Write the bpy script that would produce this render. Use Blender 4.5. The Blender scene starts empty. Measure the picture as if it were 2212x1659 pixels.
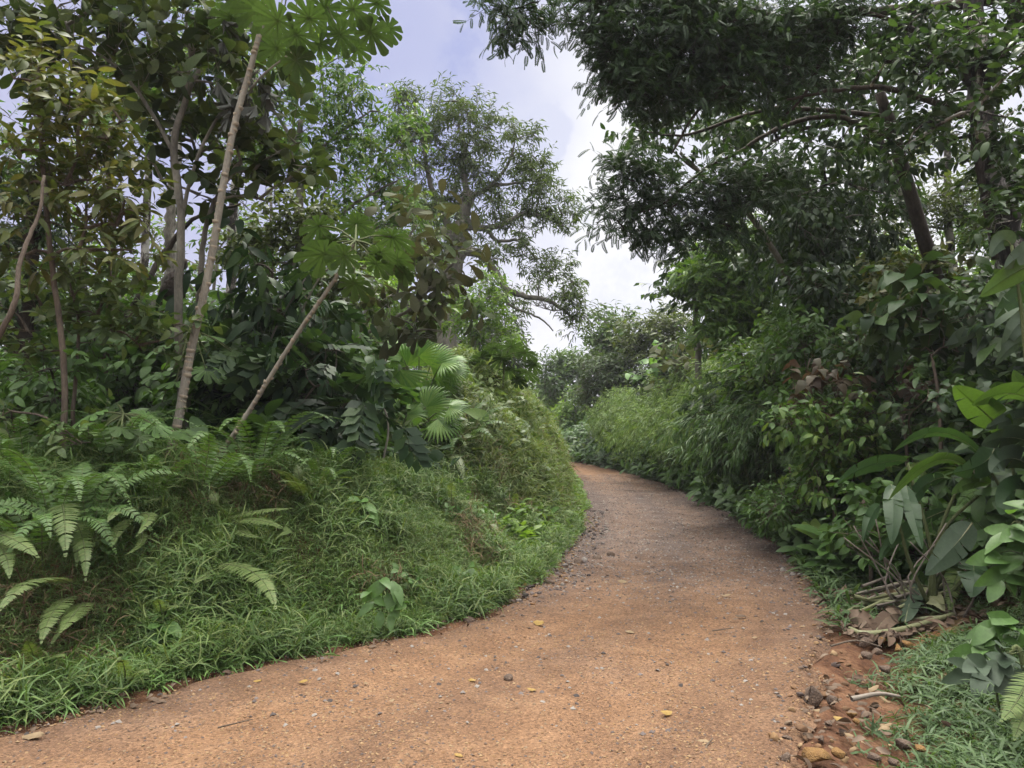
import bpy, math
import numpy as np
from mathutils import Vector
C = bpy.context.scene.collection
rng = np.random.default_rng(11)
R = math.radians

# ------------------------------------------------------------------ camera model
CX, CY, F, PITCH, EYE = 1106.0, 829.5, 1640.0, R(3.0), 1.6
cp, sp = math.cos(PITCH), math.sin(PITCH)

def ray(px, py):
    dx, dy = (px - CX) / F, -(py - CY) / F
    return np.array([dx, cp - dy * sp, sp + dy * cp])

def P(px, py, d):
    r = ray(px, py)
    return np.array([0, 0, EYE]) + r * (d / r[1])

def G(px, py):
    r = ray(px, py)
    return np.array([0, 0, EYE]) + r * (EYE / -r[2])

def norm(v):
    v = np.asarray(v, float)
    return v / np.maximum(np.linalg.norm(v, axis=-1, keepdims=True), 1e-9)

def sstep(a, b, t):
    t = np.clip((np.asarray(t, float) - a) / (b - a), 0, 1)
    return t * t * (3 - 2 * t)

# ------------------------------------------------------------------ road edges and terrain
LE = [(-16, 0.2), (-11, 1), (-7, 2), (-5.2, 2.5), (-4, 3), (-3.1, 3.55)] + [tuple(G(x, y)[:2]) for x, y in
     [(0, 1580), (200, 1532), (400, 1476), (700, 1410), (900, 1375), (1030, 1335), (1150, 1270), (1222, 1205), (1255, 1140),
      (1268, 1092), (1255, 1050), (1225, 1012)]] + [(1.6, 30.5), (0.2, 33), (-3, 35), (-12, 37)]
RE = [(-14, -3), (-4, 0), (-1.5, 0.8), (0, 1.5), (0.9, 2.5)] + [tuple(G(x, y)[:2]) for x, y in
     [(1740, 1659), (1765, 1480), (1795, 1340), (1740, 1235), (1660, 1160), (1560, 1102), (1440, 1047), (1330, 1016)]] + \
     [(2.9, 30.5), (1.8, 33.5), (-1, 36.5), (-4, 38.5), (-12, 40)]

def catmull(pts, n):
    p = np.asarray(pts, float)
    if len(p) == 2:
        t = np.linspace(0, 1, n * 1 + 1)[:, None]
        return p[0] * (1 - t) + p[1] * t
    q = np.vstack([2 * p[0] - p[1], p, 2 * p[-1] - p[-2]])
    out = []
    for i in range(1, len(q) - 2):
        t = np.linspace(0, 1, n, endpoint=False)[:, None]
        a, b, c, d = q[i - 1], q[i], q[i + 1], q[i + 2]
        out.append(0.5 * ((2 * b) + (c - a) * t + (2 * a - 5 * b + 4 * c - d) * t ** 2 + (3 * b - a - 3 * c + d) * t ** 3))
    out.append(p[-1:])
    return np.vstack(out)

LEs, REs = catmull(LE, 6), catmull(RE, 6)
for E, amp, s in ((LEs, 0.05, 1), (REs, 0.06, 2)):       # crumbling edges
    k = np.arange(len(E))
    E[:, 0] += amp * (np.sin(k * 1.9 + s) + 0.7 * np.sin(k * 0.83 + 2 * s)) * np.clip(E[:, 1] / 6, 0.2, 1)
xl = lambda y: np.interp(y, LEs[:, 1], LEs[:, 0])
xr = lambda y: np.interp(y, REs[:, 1], REs[:, 0])

def pdist(x, y, E):
    x, y = np.asarray(x, float).ravel(), np.asarray(y, float).ravel()
    out = np.empty(len(x))
    A, B = E[:-1], E[1:]
    AB = B - A
    L2 = (AB ** 2).sum(1) + 1e-12
    for i in range(0, len(x), 20000):
        p = np.stack([x[i:i + 20000], y[i:i + 20000]], 1)[:, None, :]
        t = np.clip(((p - A) * AB).sum(2) / L2, 0, 1)
        out[i:i + 20000] = np.sqrt(((p - A - t[..., None] * AB) ** 2).sum(2).min(1))
    return out

def bump(x, y):
    return (np.sin(x * 1.3 + 0.7 * y) + np.sin(y * 1.7 - 0.6 * x + 1) + 0.6 * np.sin(3.1 * x + 1.1) * np.sin(2.7 * y) + 0.5 * np.sin(5.3 * x - 2 * y) * np.sin(4.1 * y + x)) / 3

def terr(x, y):
    sh = np.shape(x)
    x, y = np.asarray(x, float).ravel(), np.asarray(y, float).ravel()
    dl, dr = pdist(x, y, LEs), pdist(x, y, REs)
    left, right = x < xl(y), x > xr(y)
    s = np.maximum(dl - 0.3 - 0.25 * sstep(6.5, 4.5, y), 0)
    low = 1.12 * (1 - np.exp(-(s / 0.95) ** 1.5)) - 0.02 * np.clip(dl - 5, 0, 60)
    mp = 2.75 * (1 - np.exp(-np.maximum(dl - .4, 0) / .88))
    mp = mp * np.exp(-(np.clip(-0.75 - x, 0, 50) / 1.5) ** 2)
    m = sstep(9.6, 13.6, y) * (1 - sstep(27, 33, y))
    hl = low + m * np.maximum(mp - low, 0)
    hl = hl + (bump(x, y) * 0.16 + .05 * np.sin(6.1 * x + 2 * y) * np.sin(5.3 * y - 2.2 * x) * sstep(.3, .9, dl) + m * (.13 * np.sin(2.9 * x + 1.7 * y) * np.sin(2.3 * y - x) + .08 * np.sin(5.1 * x - y) * np.sin(4.3 * y))) * np.clip(dl, 0, 1)
    o = 1.25 + (0.2 - 1.25) * sstep(6.0, 11, y)
    s = np.maximum(dr - o, 0)
    hr = 3.1 * (1 - np.exp(-(s / 1.7) ** 1.2)) + 0.20 * np.clip(s, 0, 22)
    hr = hr * sstep(1.0, 5.0, y + 0.15 * dr) * (1 - .42 * sstep(9.5, 15, y)) * (1 - .35 * sstep(24, 36, y))
    hr = hr - 0.13 * np.exp(-((dr - 0.38) / 0.25) ** 2) * sstep(11, 7, y) + 0.05 * np.clip(dr, 0, 2)
    hr = hr + bump(x, y) * 0.08 * np.clip(dr, 0, 1)
    z = np.where(left, hl, np.where(right, hr, -0.05))
    return z.reshape(sh)

def tz(x, y): return float(terr(np.array([x]), np.array([y]))[0])

def hit(px, py, dmax=60):
    r = ray(px, py)
    t = np.linspace(2.5, dmax, 1500)
    p = np.array([0, 0, EYE]) + r * (t / r[1])[:, None]
    z = np.maximum(terr(p[:, 0], p[:, 1]), 0.0)
    k = np.nonzero(p[:, 2] <= z)[0]
    return p[k[0]] if len(k) else p[-1]

# ------------------------------------------------------------------ geometry helpers
class Geo:
    def __init__(s): s.V, s.Fa, s.M, s.n = [], [], [], 0
    def add(s, V, Fs, m=0):
        V = np.asarray(V, float)
        for f in Fs:
            f = np.asarray(f, np.int64)
            s.Fa.append(f + s.n); s.M.append(np.full(len(f), m, np.int32))
        s.V.append(V); s.n += len(V)
        return s
    def build(s, name, mats, parent=None, origin=(0, 0, 0), smooth=False):
        me = bpy.data.meshes.new(name)
        V = np.vstack(s.V) - np.asarray(origin, float)
        me.vertices.add(len(V)); me.vertices.foreach_set('co', V.astype(np.float32).ravel())
        loops = np.concatenate([f.ravel() for f in s.Fa])
        tot = np.concatenate([np.full(len(f), f.shape[1]) for f in s.Fa])
        st = np.concatenate([[0], np.cumsum(tot)[:-1]])
        me.loops.add(len(loops)); me.loops.foreach_set('vertex_index', loops.astype(np.int32))
        me.polygons.add(len(tot)); me.polygons.foreach_set('loop_start', st.astype(np.int32))
        me.polygons.foreach_set('material_index', np.concatenate(s.M))
        if smooth: me.polygons.foreach_set('use_smooth', np.ones(len(tot), bool))
        me.update(calc_edges=True)
        for m in (mats if isinstance(mats, (list, tuple)) else [mats]): me.materials.append(m)
        o = bpy.data.objects.new(name, me); C.objects.link(o)
        if parent is not None: o.parent = parent
        else: o.location = origin
        return o

def frames(d, up):
    d = norm(d); x = norm(np.cross(d, up)); z = np.cross(x, d)
    return np.stack([x, d, z], -1)

def place(g, tpl, pos, d, up, size, m=0):
    V, Fs = tpl
    if len(pos) == 0: return
    fr = frames(d, up)
    size = np.asarray(size, float)
    if size.ndim == 1: size = np.repeat(size[:, None], 3, 1)
    W = np.einsum('mij,mnj->mni', fr, V[None] * size[:, None, :]) + pos[:, None, :]
    n = len(V); off = np.arange(len(pos)) * n
    fs = [(np.asarray(f)[None] + off[:, None, None]).reshape(-1, np.asarray(f).shape[1]) for f in Fs]
    g.add(W.reshape(-1, 3), fs, m)

def tube(g, pts, r0, r1, sides=7, sub=4, m=0, wob=0.0, radii=None):
    p = catmull(pts, sub) if sub > 1 else np.asarray(pts, float)
    n = len(p)
    if wob: p[1:-1] += rng.normal(0, wob, (n - 2, 3))
    t = norm(np.gradient(p, axis=0))
    u = np.array([1.0, 0.2, 0.1]) if abs(t[0][0]) < 0.9 else np.array([0, 1.0, 0])
    fr = []
    for i in range(n):
        u = u - t[i] * u.dot(t[i]); u = u / (np.linalg.norm(u) + 1e-9)
        fr.append((u, np.cross(t[i], u)))
    a = np.linspace(0, 2 * np.pi, sides, endpoint=False)
    rad = np.linspace(r0, r1, n) if radii is None else np.interp(np.linspace(0, 1, n), np.linspace(0, 1, len(radii)), radii)
    V = np.vstack([p[i] + rad[i] * (np.cos(a)[:, None] * fr[i][0] + np.sin(a)[:, None] * fr[i][1]) for i in range(n)])
    k = np.arange(sides); kk = (k + 1) % sides
    Q = np.vstack([np.stack([i * sides + k, i * sides + kk, (i + 1) * sides + kk, (i + 1) * sides + k], 1) for i in range(n - 1)])
    g.add(V, [Q], m)
    cap = np.arange(sides)[None] + (n - 1) * sides
    g.Fa.append(cap + g.n - len(V)); g.M.append(np.full(1, m, np.int32))
    return p

# ---- leaf templates: along +Y, face +Z, length 1
def t_simple(w=0.2, bend=0.16, fold=0.05):
    V = np.array([[0, 0, 0], [0, .5, -bend * .25], [0, 1, -bend], [-w, .45, fold], [w, .45, fold]])
    return V, [np.array([[0, 4, 2, 1], [0, 1, 2, 3]])]

def t_broad(w=0.26, bend=0.3, fold=0.05, shape='ell'):
    ys = [0.0, .12, .32, .55, .78, .93, 1.0]
    ws = {'ell': [.03, .55, .92, 1, .72, .35, 0], 'obov': [.03, .3, .62, .92, 1, .62, 0], 'heart': [.25, .95, 1, .78, .45, .18, 0]}[shape]
    V = []
    for y, k in zip(ys, ws):
        z = -bend * y * y
        V += [[-w * k, y, z + fold * k], [0, y, z], [w * k, y, z + fold * k]]
    Fq = []
    for i in range(len(ys) - 1):
        a = i * 3
        Fq += [[a, a + 1, a + 4, a + 3], [a + 1, a + 2, a + 5, a + 4]]
    return np.array(V), [np.array(Fq)]

def t_pinnate(n=7, ll=0.34, w=0.075, bend=0.35):
    V, Fq = [], []
    for i in range(n):
        y = 0.12 + 0.86 * i / n
        for s in (-1, 1):
            L = ll * (0.75 + 0.5 * math.sin(math.pi * (i + .7) / n))
            b = len(V); z = -bend * y * y
            a = R(60 - 25 * i / n); dx, dy = s * math.sin(a), math.cos(a)
            V += [[0, y, z], [dx * L * .5 - dy * w * s, y + dy * L * .5 + abs(dx) * w, z - .01], [dx * L, y + dy * L, z - .08], [dx * L * .5 + dy * w * s, y + dy * L * .5 - abs(dx) * w, z - .01]]
            Fq += [[b, b + 1, b + 2, b + 3]]
    b = len(V)
    V += [[-.008, 0, 0], [.008, 0, 0], [.006, .5, -bend * .25], [-.006, .5, -bend * .25], [.003, 1, -bend], [-.003, 1, -bend]]
    Fq += [[b, b + 1, b + 2, b + 3], [b + 3, b + 2, b + 4, b + 5]]
    return np.array(V), [np.array(Fq)]

def t_blade(w=.045, bend=.5, seg=3):
    V, Fq = [], []
    for i in range(seg + 1):
        t = i / seg; k = w * (1 - t ** 2.2) * (0.6 + 0.8 * min(t * 3, 1) * .5)
        V += [[-k, t * (1 - .25 * bend * t), -bend * t * t + .0], [k, t * (1 - .25 * bend * t), -bend * t * t]]
        if i: Fq += [[2 * i - 2, 2 * i - 1, 2 * i + 1, 2 * i]]
    return np.array(V), [np.array(Fq)]

def t_shoot(seed, nb=6, w=.07, bl=.62, stem=.9, bend=.55, broad=None, lean=.25):
    """an upright shoot along +Z (height about 1): thin stem with alternate blades"""
    r = np.random.default_rng(seed); g = Geo()
    ln = norm(r.normal(0, lean, 3) + [0, 0, 1]); st = np.array([ln * t * stem + np.array([0.1, 0, 0]) * t * t for t in np.linspace(0, 1, 4)])
    wd = .012
    V = []
    for p in st: V += [p - [wd, 0, 0], p + [wd, 0, 0]]
    g.add(np.array(V), [np.array([[2 * i, 2 * i + 1, 2 * i + 3, 2 * i + 2] for i in range(3)])])
    for i in range(nb):
        t = 0.15 + 0.85 * (i + .5 * r.random()) / nb
        p = st[0] + (st[-1] - st[0]) * t
        a = i * 2.4 + r.random() * 1.5
        el = 0.35 + 0.7 * t * r.random() + .15
        d = np.array([math.cos(a), math.sin(a), el])
        place(g, broad or t_blade(w, bend), p[None], d[None], np.array([[0, 0, 1.0]]), np.array([bl * (.7 + .5 * r.random())]))
    return np.vstack(g.V), g.Fa

T_TWIG = (np.array([[1, 0, 0], [-.5, 0, .87], [-.5, 0, -.87], [.6, .5, .04], [-.3, .5, .54], [-.3, .5, -.48], [.1, 1, 0], [-.05, 1, .09], [-.05, 1, -.09]]) * 1.0,
          [np.array([[0, 1, 4, 3], [1, 2, 5, 4], [2, 0, 3, 5], [3, 4, 7, 6], [4, 5, 8, 7], [5, 3, 6, 8]])])

# ------------------------------------------------------------------ materials
def mat(name):
    m = bpy.data.materials.new(name); m.use_nodes = True
    nt = m.node_tree; nt.nodes.clear()
    out = nt.nodes.new('ShaderNodeOutputMaterial')
    return m, nt, out

def ramp(nt, fac, stops):
    r = nt.nodes.new('ShaderNodeValToRGB'); e = r.color_ramp.elements
    while len(e) < len(stops): e.new(0.5)
    for k, (p, c) in zip(e, stops): k.position = p; k.color = (*c, 1)
    nt.links.new(fac, r.inputs[0]); return r.outputs[0]

def noise(nt, scale, detail=4, vec=None, rough=.55, dim='Object'):
    n = nt.nodes.new('ShaderNodeTexNoise'); n.inputs['Scale'].default_value = scale; n.inputs['Detail'].default_value = detail; n.inputs['Roughness'].default_value = rough
    if vec is None:
        tc = nt.nodes.new('ShaderNodeTexCoord'); vec = tc.outputs[dim]
    nt.links.new(vec, n.inputs['Vector']); return n.outputs['Fac']

def mixc(nt, f, a, b, typ='MIX'):
    n = nt.nodes.new('ShaderNodeMix'); n.data_type = 'RGBA'; n.blend_type = typ
    for s, v in ((n.inputs[0], f), (n.inputs[6], a), (n.inputs[7], b)):
        if hasattr(v, 'is_linked'): nt.links.new(v, s)
        elif isinstance(v, (int, float)): s.default_value = v
        else: s.default_value = (*v, 1)
    return n.outputs[2]

def leafmat(name, cols, trans=.35, rough=.5, spec=.35, tint=(1.25, 1.3, .55), patch=.35, gain=1.3):
    cols = [tuple(min(.8, v * gain) for v in c) for c in cols]
    m, nt, out = mat(name)
    geo = nt.nodes.new('ShaderNodeNewGeometry')
    k = len(cols)
    c = ramp(nt, geo.outputs['Random Per Island'], [((i + .3) / k, cc) for i, cc in enumerate(cols)])
    nf = noise(nt, 1.3, 2)
    c = mixc(nt, patch, c, ramp(nt, nf, [(.3, tuple(v * .7 for v in cols[0])), (.7, cols[min(2, k - 1)])]))
    c = mixc(nt, .3, c, ramp(nt, noise(nt, 38, 2), [(.3, (.3, .3, .3)), (.7, (.7, .7, .66))]), 'OVERLAY')
    p = nt.nodes.new('ShaderNodeBsdfPrincipled'); nt.links.new(c, p.inputs['Base Color'])
    p.inputs['Roughness'].default_value = rough; p.inputs['Specular IOR Level'].default_value = spec
    t = nt.nodes.new('ShaderNodeBsdfTranslucent')
    nt.links.new(mixc(nt, 1.0, c, tint, 'MULTIPLY'), t.inputs[0])
    mx = nt.nodes.new('ShaderNodeMixShader'); mx.inputs[0].default_value = trans
    nt.links.new(p.outputs[0], mx.inputs[1]); nt.links.new(t.outputs[0], mx.inputs[2]); nt.links.new(mx.outputs[0], out.inputs[0])
    return m

def barkmat(name, stops, scale=6, stretch=.35, rough=.85, bumps=.6):
    m, nt, out = mat(name)
    tc = nt.nodes.new('ShaderNodeTexCoord'); mp = nt.nodes.new('ShaderNodeMapping'); mp.inputs['Scale'].default_value = (1, 1, stretch)
    nt.links.new(tc.outputs['Object'], mp.inputs[0])
    f = noise(nt, scale, 6, mp.outputs[0], .65)
    f2 = noise(nt, scale * 8, 3, mp.outputs[0])
    c = ramp(nt, f, stops)
    c = mixc(nt, .25, c, ramp(nt, f2, [(.3, (.02, .018, .014)), (.75, (.5, .48, .43))]), 'OVERLAY')
    p = nt.nodes.new('ShaderNodeBsdfPrincipled'); p.inputs['Roughness'].default_value = rough; p.inputs['Specular IOR Level'].default_value = .2
    nt.links.new(c, p.inputs['Base Color'])
    b = nt.nodes.new('ShaderNodeBump'); b.inputs['Strength'].default_value = bumps; b.inputs['Distance'].default_value = .02
    nt.links.new(f2, b.inputs['Height']); nt.links.new(b.outputs[0], p.inputs['Normal'])
    nt.links.new(p.outputs[0], out.inputs[0])
    return m

M = {}
M['grass'] = leafmat('grass_blades', [(.036, .075, .018), (.058, .11, .026), (.09, .15, .04), (.14, .17, .06)], .36, .55, .3, gain=1.25)
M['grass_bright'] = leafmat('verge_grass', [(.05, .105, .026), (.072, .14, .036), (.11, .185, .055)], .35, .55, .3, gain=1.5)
M['grass_right'] = leafmat('dark_verge_grass', [(.035, .07, .026), (.052, .095, .034), (.08, .125, .05)], .35, .55, .3, gain=1.15)  # darker, duller green for the grass of the right verge
M['grass_fine'] = leafmat('mound_grass', [(.055, .095, .025), (.085, .135, .035), (.13, .185, .05), (.18, .18, .075)], .4, .6, .25, gain=1.15, patch=.45)
M['straw'] = leafmat('dry_straw', [(.16, .11, .06), (.23, .17, .10), (.12, .085, .05)], .2, .8, .15, (1, .95, .8), gain=.8)
M['fern'] = leafmat('fern_green', [(.07, .115, .03), (.10, .155, .045), (.13, .165, .06)], .38, .5, .3, gain=1.0)
M['fern_dark'] = leafmat('fern_dark_green', [(.04, .085, .02), (.06, .11, .025)], .3, .5, .3)
M['cecropia'] = leafmat('cecropia_leaf', [(.04, .08, .025), (.055, .10, .03), (.075, .13, .04)], .32, .6, .25, (1.15, 1.15, .65), gain=.8)
M['cec_pale'] = leafmat('cecropia_pale_leaf', [(.08, .16, .05), (.11, .20, .06)], .4, .5, .35)
M['vein'] = leafmat('leaf_vein', [(.04, .07, .02), (.05, .08, .025)], .1)
M['dead'] = leafmat('withered_leaf', [(.10, .11, .095), (.15, .16, .14), (.07, .075, .065)], .12, .8, .2, (1, 1, .9), gain=.8)
M['bigleaf'] = leafmat('large_grey_green_leaf', [(.03, .05, .022), (.045, .07, .028), (.06, .085, .03), (.09, .11, .04)], .28, .75, .12, gain=.85)
M['yellowgreen'] = leafmat('yellowish_leaf', [(.045, .07, .018), (.065, .09, .024), (.10, .12, .035), (.15, .14, .045)], .35, .5, .3, gain=1.0)
M['shrub'] = leafmat('shrub_leaf', [(.045, .08, .025), (.07, .11, .035), (.12, .16, .06)], .35, .5, .35)
M['dark'] = leafmat('dark_glossy_leaf', [(.014, .035, .016), (.02, .05, .02), (.03, .065, .024), (.06, .11, .03)], .25, .55, .25, gain=.8)
M['brownleaf'] = leafmat('brownish_leaf', [(.05, .052, .028), (.068, .072, .038), (.055, .08, .03)], .3, .75, .12, (1.15, 1, .7), gain=1.1)
M['mid'] = leafmat('mid_green_leaf', [(.04, .09, .02), (.06, .12, .028), (.09, .17, .035), (.14, .2, .045)], .4, .5, .35, gain=1.1)
M['olive'] = leafmat('olive_leaf', [(.035, .055, .018), (.055, .08, .024), (.085, .11, .03)], .35, .5, .35, gain=1.1)
M['spreading'] = leafmat('spreading_tree_leaf', [(.04, .07, .02), (.06, .095, .026), (.09, .13, .035)], .4, .5, .35, gain=1.1)
M['feather'] = leafmat('feathery_leaflet', [(.02, .045, .02), (.03, .06, .025), (.045, .085, .03)], .3, .5, .35, gain=1.0)
M['canopy'] = leafmat('dark_canopy_leaf', [(.02, .045, .018), (.03, .062, .022), (.045, .085, .028), (.07, .12, .035)], .32, .45, .4, gain=0.95)
M['light'] = leafmat('light_green_leaf', [(.06, .12, .022), (.09, .17, .03), (.14, .22, .045)], .45, .5, .3, gain=1.1)
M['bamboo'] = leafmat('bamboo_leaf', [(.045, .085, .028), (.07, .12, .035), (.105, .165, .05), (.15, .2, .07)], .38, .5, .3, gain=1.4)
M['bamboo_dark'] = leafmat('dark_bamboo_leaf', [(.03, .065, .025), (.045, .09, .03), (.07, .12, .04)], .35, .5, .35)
M['far'] = leafmat('far_leaf', [(.04, .075, .03), (.06, .1, .04), (.08, .125, .045)], .3, .6, .3)
M['far_dark'] = leafmat('far_dark_leaf', [(.03, .05, .026), (.045, .068, .033), (.06, .09, .04)], .3, .6, .3)
M['helic'] = leafmat('heliconia_leaf', [(.028, .065, .024), (.04, .085, .03)], .3, .45, .4, gain=.85)
M['helic_bright'] = leafmat('heliconia_bright_leaf', [(.055, .105, .025), (.07, .13, .03)], .42, .45, .35, gain=.85)
M['helic_grey'] = leafmat('heliconia_dusty_leaf', [(.04, .065, .04), (.055, .085, .05)], .22, .6, .3, gain=.85)
M['palm'] = leafmat('fan_palm_leaf', [(.05, .12, .022), (.08, .17, .03), (.12, .21, .04)], .4, .45, .4)
M['herb'] = leafmat('herb_leaf', [(.05, .12, .03), (.08, .16, .04), (.10, .19, .05)], .38, .5, .35, gain=0.9)
M['red'] = leafmat('reddish_leaf', [(.06, .045, .03), (.075, .05, .034), (.05, .05, .028)], .35, .55, .3, (1.3, .9, .6))
M['under'] = leafmat('undergrowth_leaf', [(.03, .065, .018), (.045, .09, .024), (.065, .125, .03)], .35, .5, .3)
M['ly'] = leafmat('fallen_yellow_leaf', [(.26, .15, .03), (.3, .2, .06)], .2, .65, .25, (1, 1, .7), 0, gain=.9)
M['lt'] = leafmat('fallen_tan_leaf', [(.22, .155, .09), (.3, .22, .13)], .12, .75, .2, (1, 1, .8), 0, gain=.7)
M['lb'] = leafmat('fallen_brown_leaf', [(.075, .048, .032), (.12, .08, .055), (.17, .125, .09)], .1, .8, .2, (1, .9, .7), .1, gain=.8)
M['cutstem'] = leafmat('cut_stem_green', [(.2, .22, .1), (.16, .2, .09), (.26, .24, .14)], .05, .5, .4, (1, 1, .8), .3, gain=.8)
M['greystem'] = leafmat('dry_stem_grey', [(.2, .17, .14), (.14, .11, .09), (.28, .25, .21)], .05, .75, .3, (1, 1, .8), .3, gain=.8)
M['bark_ring'] = barkmat('ringed_bark', [(.3, (.17, .155, .125)), (.7, (.31, .29, .24))], 9, .3)
M['bark_pale_ring'] = barkmat('pale_ring_scar', [(.3, (.24, .20, .15)), (.7, (.34, .29, .21))], 20, 1)
M['bark_white'] = barkmat('white_mottled_bark', [(.45, (.022, .02, .018)), (.51, (.085, .075, .065)), (.57, (.36, .35, .32)), (.75, (.52, .51, .47))], 5.0, .5)
M['bark_lichen'] = barkmat('lichen_bark', [(.33, (.06, .055, .045)), (.5, (.22, .21, .18)), (.7, (.42, .41, .37))], 7, .3)
M['bark_brown'] = barkmat('brown_bark', [(.3, (.065, .05, .038)), (.7, (.16, .13, .10))], 9, .3)
M['bark_dark'] = barkmat('dark_bark', [(.3, (.025, .02, .016)), (.7, (.085, .07, .055))], 9, .3)
M['bark_grey'] = barkmat('grey_bark', [(.3, (.09, .085, .07)), (.55, (.18, .17, .14)), (.75, (.28, .27, .23))], 6, .4)
M['nest'] = barkmat('termite_nest_crust', [(.3, (.02, .016, .013)), (.7, (.07, .055, .045))], 25, 1, .95, 1)
M['stem'] = barkmat('green_stem', [(.3, (.06, .08, .03)), (.7, (.12, .14, .06))], 14, .3)

# road, soil, stones
def roadmat():
    m, nt, out = mat('gravel_road')
    tc = nt.nodes.new('ShaderNodeTexCoord'); v = tc.outputs['Object']
    big = noise(nt, .55, 4, v); med = noise(nt, 3.5, 5, v); fine = noise(nt, 60, 4, v, .7)
    vo = nt.nodes.new('ShaderNodeTexVoronoi'); vo.inputs['Scale'].default_value = 80; nt.links.new(v, vo.inputs['Vector'])
    vo2 = nt.nodes.new('ShaderNodeTexVoronoi'); vo2.inputs['Scale'].default_value = 120; nt.links.new(v, vo2.inputs['Vector'])
    orange = ramp(nt, med, [(.25, (.102, .053, .028)), (.5, (.148, .081, .043)), (.75, (.195, .113, .063))])
    grey = ramp(nt, med, [(.3, (.055, .041, .037)), (.5, (.092, .069, .061)), (.72, (.14, .104, .09))])
    sx = nt.nodes.new('ShaderNodeSeparateXYZ'); nt.links.new(v, sx.inputs[0])
    a = nt.nodes.new('ShaderNodeMapRange'); a.inputs[1].default_value = 6.0; a.inputs[2].default_value = 10.0; nt.links.new(sx.outputs[1], a.inputs[0])
    b = nt.nodes.new('ShaderNodeMapRange'); b.inputs[1].default_value = 25.0; b.inputs[2].default_value = 17.0; nt.links.new(sx.outputs[1], b.inputs[0])
    mu = nt.nodes.new('ShaderNodeMath'); mu.operation = 'MULTIPLY'; nt.links.new(a.outputs[0], mu.inputs[0]); nt.links.new(b.outputs[0], mu.inputs[1])
    ad = nt.nodes.new('ShaderNodeMath'); ad.operation = 'MULTIPLY_ADD'; ad.use_clamp = True
    nt.links.new(big, ad.inputs[0]); ad.inputs[1].default_value = 1.9; ad.inputs[2].default_value = -.95
    ad2 = nt.nodes.new('ShaderNodeMath'); ad2.operation = 'MULTIPLY_ADD'; ad2.use_clamp = True
    nt.links.new(mu.outputs[0], ad2.inputs[0]); ad2.inputs[1].default_value = .85; nt.links.new(ad.outputs[0], ad2.inputs[2])
    an = nt.nodes.new('ShaderNodeAttribute'); an.attribute_name = 'across'
    wv = nt.nodes.new('ShaderNodeMath'); wv.operation = 'MULTIPLY_ADD'; nt.links.new(big, wv.inputs[0]); wv.inputs[1].default_value = .22; nt.links.new(an.outputs['Fac'], wv.inputs[2])
    trk = ramp(nt, wv.outputs[0], [(.20, (0, 0, 0)), (.36, (1, 1, 1)), (.47, (.8, .8, .8)), (.60, (0, 0, 0)), (.74, (.9, .9, .9)), (.86, (.8, .8, .8)), (.97, (0, 0, 0))])
    c = mixc(nt, ad2.outputs[0], orange, grey)
    dusty = mixc(nt, .5, c, (.205, .122, .070)); c = mixc(nt, trk, mixc(nt, .30, c, (.06, .042, .034)), mixc(nt, .45, c, dusty))
    sep = nt.nodes.new('ShaderNodeSeparateColor'); nt.links.new(vo.outputs['Color'], sep.inputs[0])
    c = mixc(nt, .45, c, ramp(nt, sep.outputs[0], [(.0, (.06, .06, .065)), (.3, (.42, .42, .42)), (.75, (.58, .58, .57)), (1, (.92, .92, .88))]), 'OVERLAY')
    c = mixc(nt, .4, c, ramp(nt, fine, [(.3, (.25, .25, .25)), (.7, (.75, .75, .75))]), 'OVERLAY')
    p = nt.nodes.new('ShaderNodeBsdfPrincipled'); p.inputs['Roughness'].default_value = .9; p.inputs['Specular IOR Level'].default_value = .2
    nt.links.new(c, p.inputs['Base Color'])
    h1 = nt.nodes.new('ShaderNodeMath'); h1.operation = 'MULTIPLY_ADD'; h1.inputs[1].default_value = -.6
    nt.links.new(vo.outputs['Distance'], h1.inputs[0]); nt.links.new(fine, h1.inputs[2])
    h2 = nt.nodes.new('ShaderNodeMath'); h2.operation = 'MULTIPLY_ADD'; h2.inputs[1].default_value = 1.4
    nt.links.new(noise(nt, 12, 4, v), h2.inputs[0]); nt.links.new(h1.outputs[0], h2.inputs[2])
    bp = nt.nodes.new('ShaderNodeBump'); bp.inputs['Strength'].default_value = .9; bp.inputs['Distance'].default_value = .012
    nt.links.new(h2.outputs[0], bp.inputs['Height']); nt.links.new(bp.outputs[0], p.inputs['Normal'])
    nt.links.new(p.outputs[0], out.inputs[0]); return m
M['road'] = roadmat()

def soilmat():
    m, nt, out = mat('soil')
    tc = nt.nodes.new('ShaderNodeTexCoord'); v = tc.outputs['Object']
    f = noise(nt, 2.2, 6, v, .65); f2 = noise(nt, 26, 5, v, .7)
    c = ramp(nt, f, [(.35, (.05, .045, .02)), (.52, (.09, .06, .03)), (.7, (.2, .09, .045))])  # soil tones; the dark olive-brown base paints shade into gaps between the blades
    c = mixc(nt, .5, c, ramp(nt, f2, [(.3, (.2, .2, .2)), (.7, (.8, .78, .72))]), 'OVERLAY')
    p = nt.nodes.new('ShaderNodeBsdfPrincipled'); p.inputs['Roughness'].default_value = .95; p.inputs['Specular IOR Level'].default_value = .1
    nt.links.new(c, p.inputs['Base Color'])
    bp = nt.nodes.new('ShaderNodeBump'); bp.inputs['Strength'].default_value = .9; bp.inputs['Distance'].default_value = .03
    nt.links.new(f2, bp.inputs['Height']); nt.links.new(bp.outputs[0], p.inputs['Normal']); nt.links.new(p.outputs[0], out.inputs[0]); return m
M['soil'] = soilmat()
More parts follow.
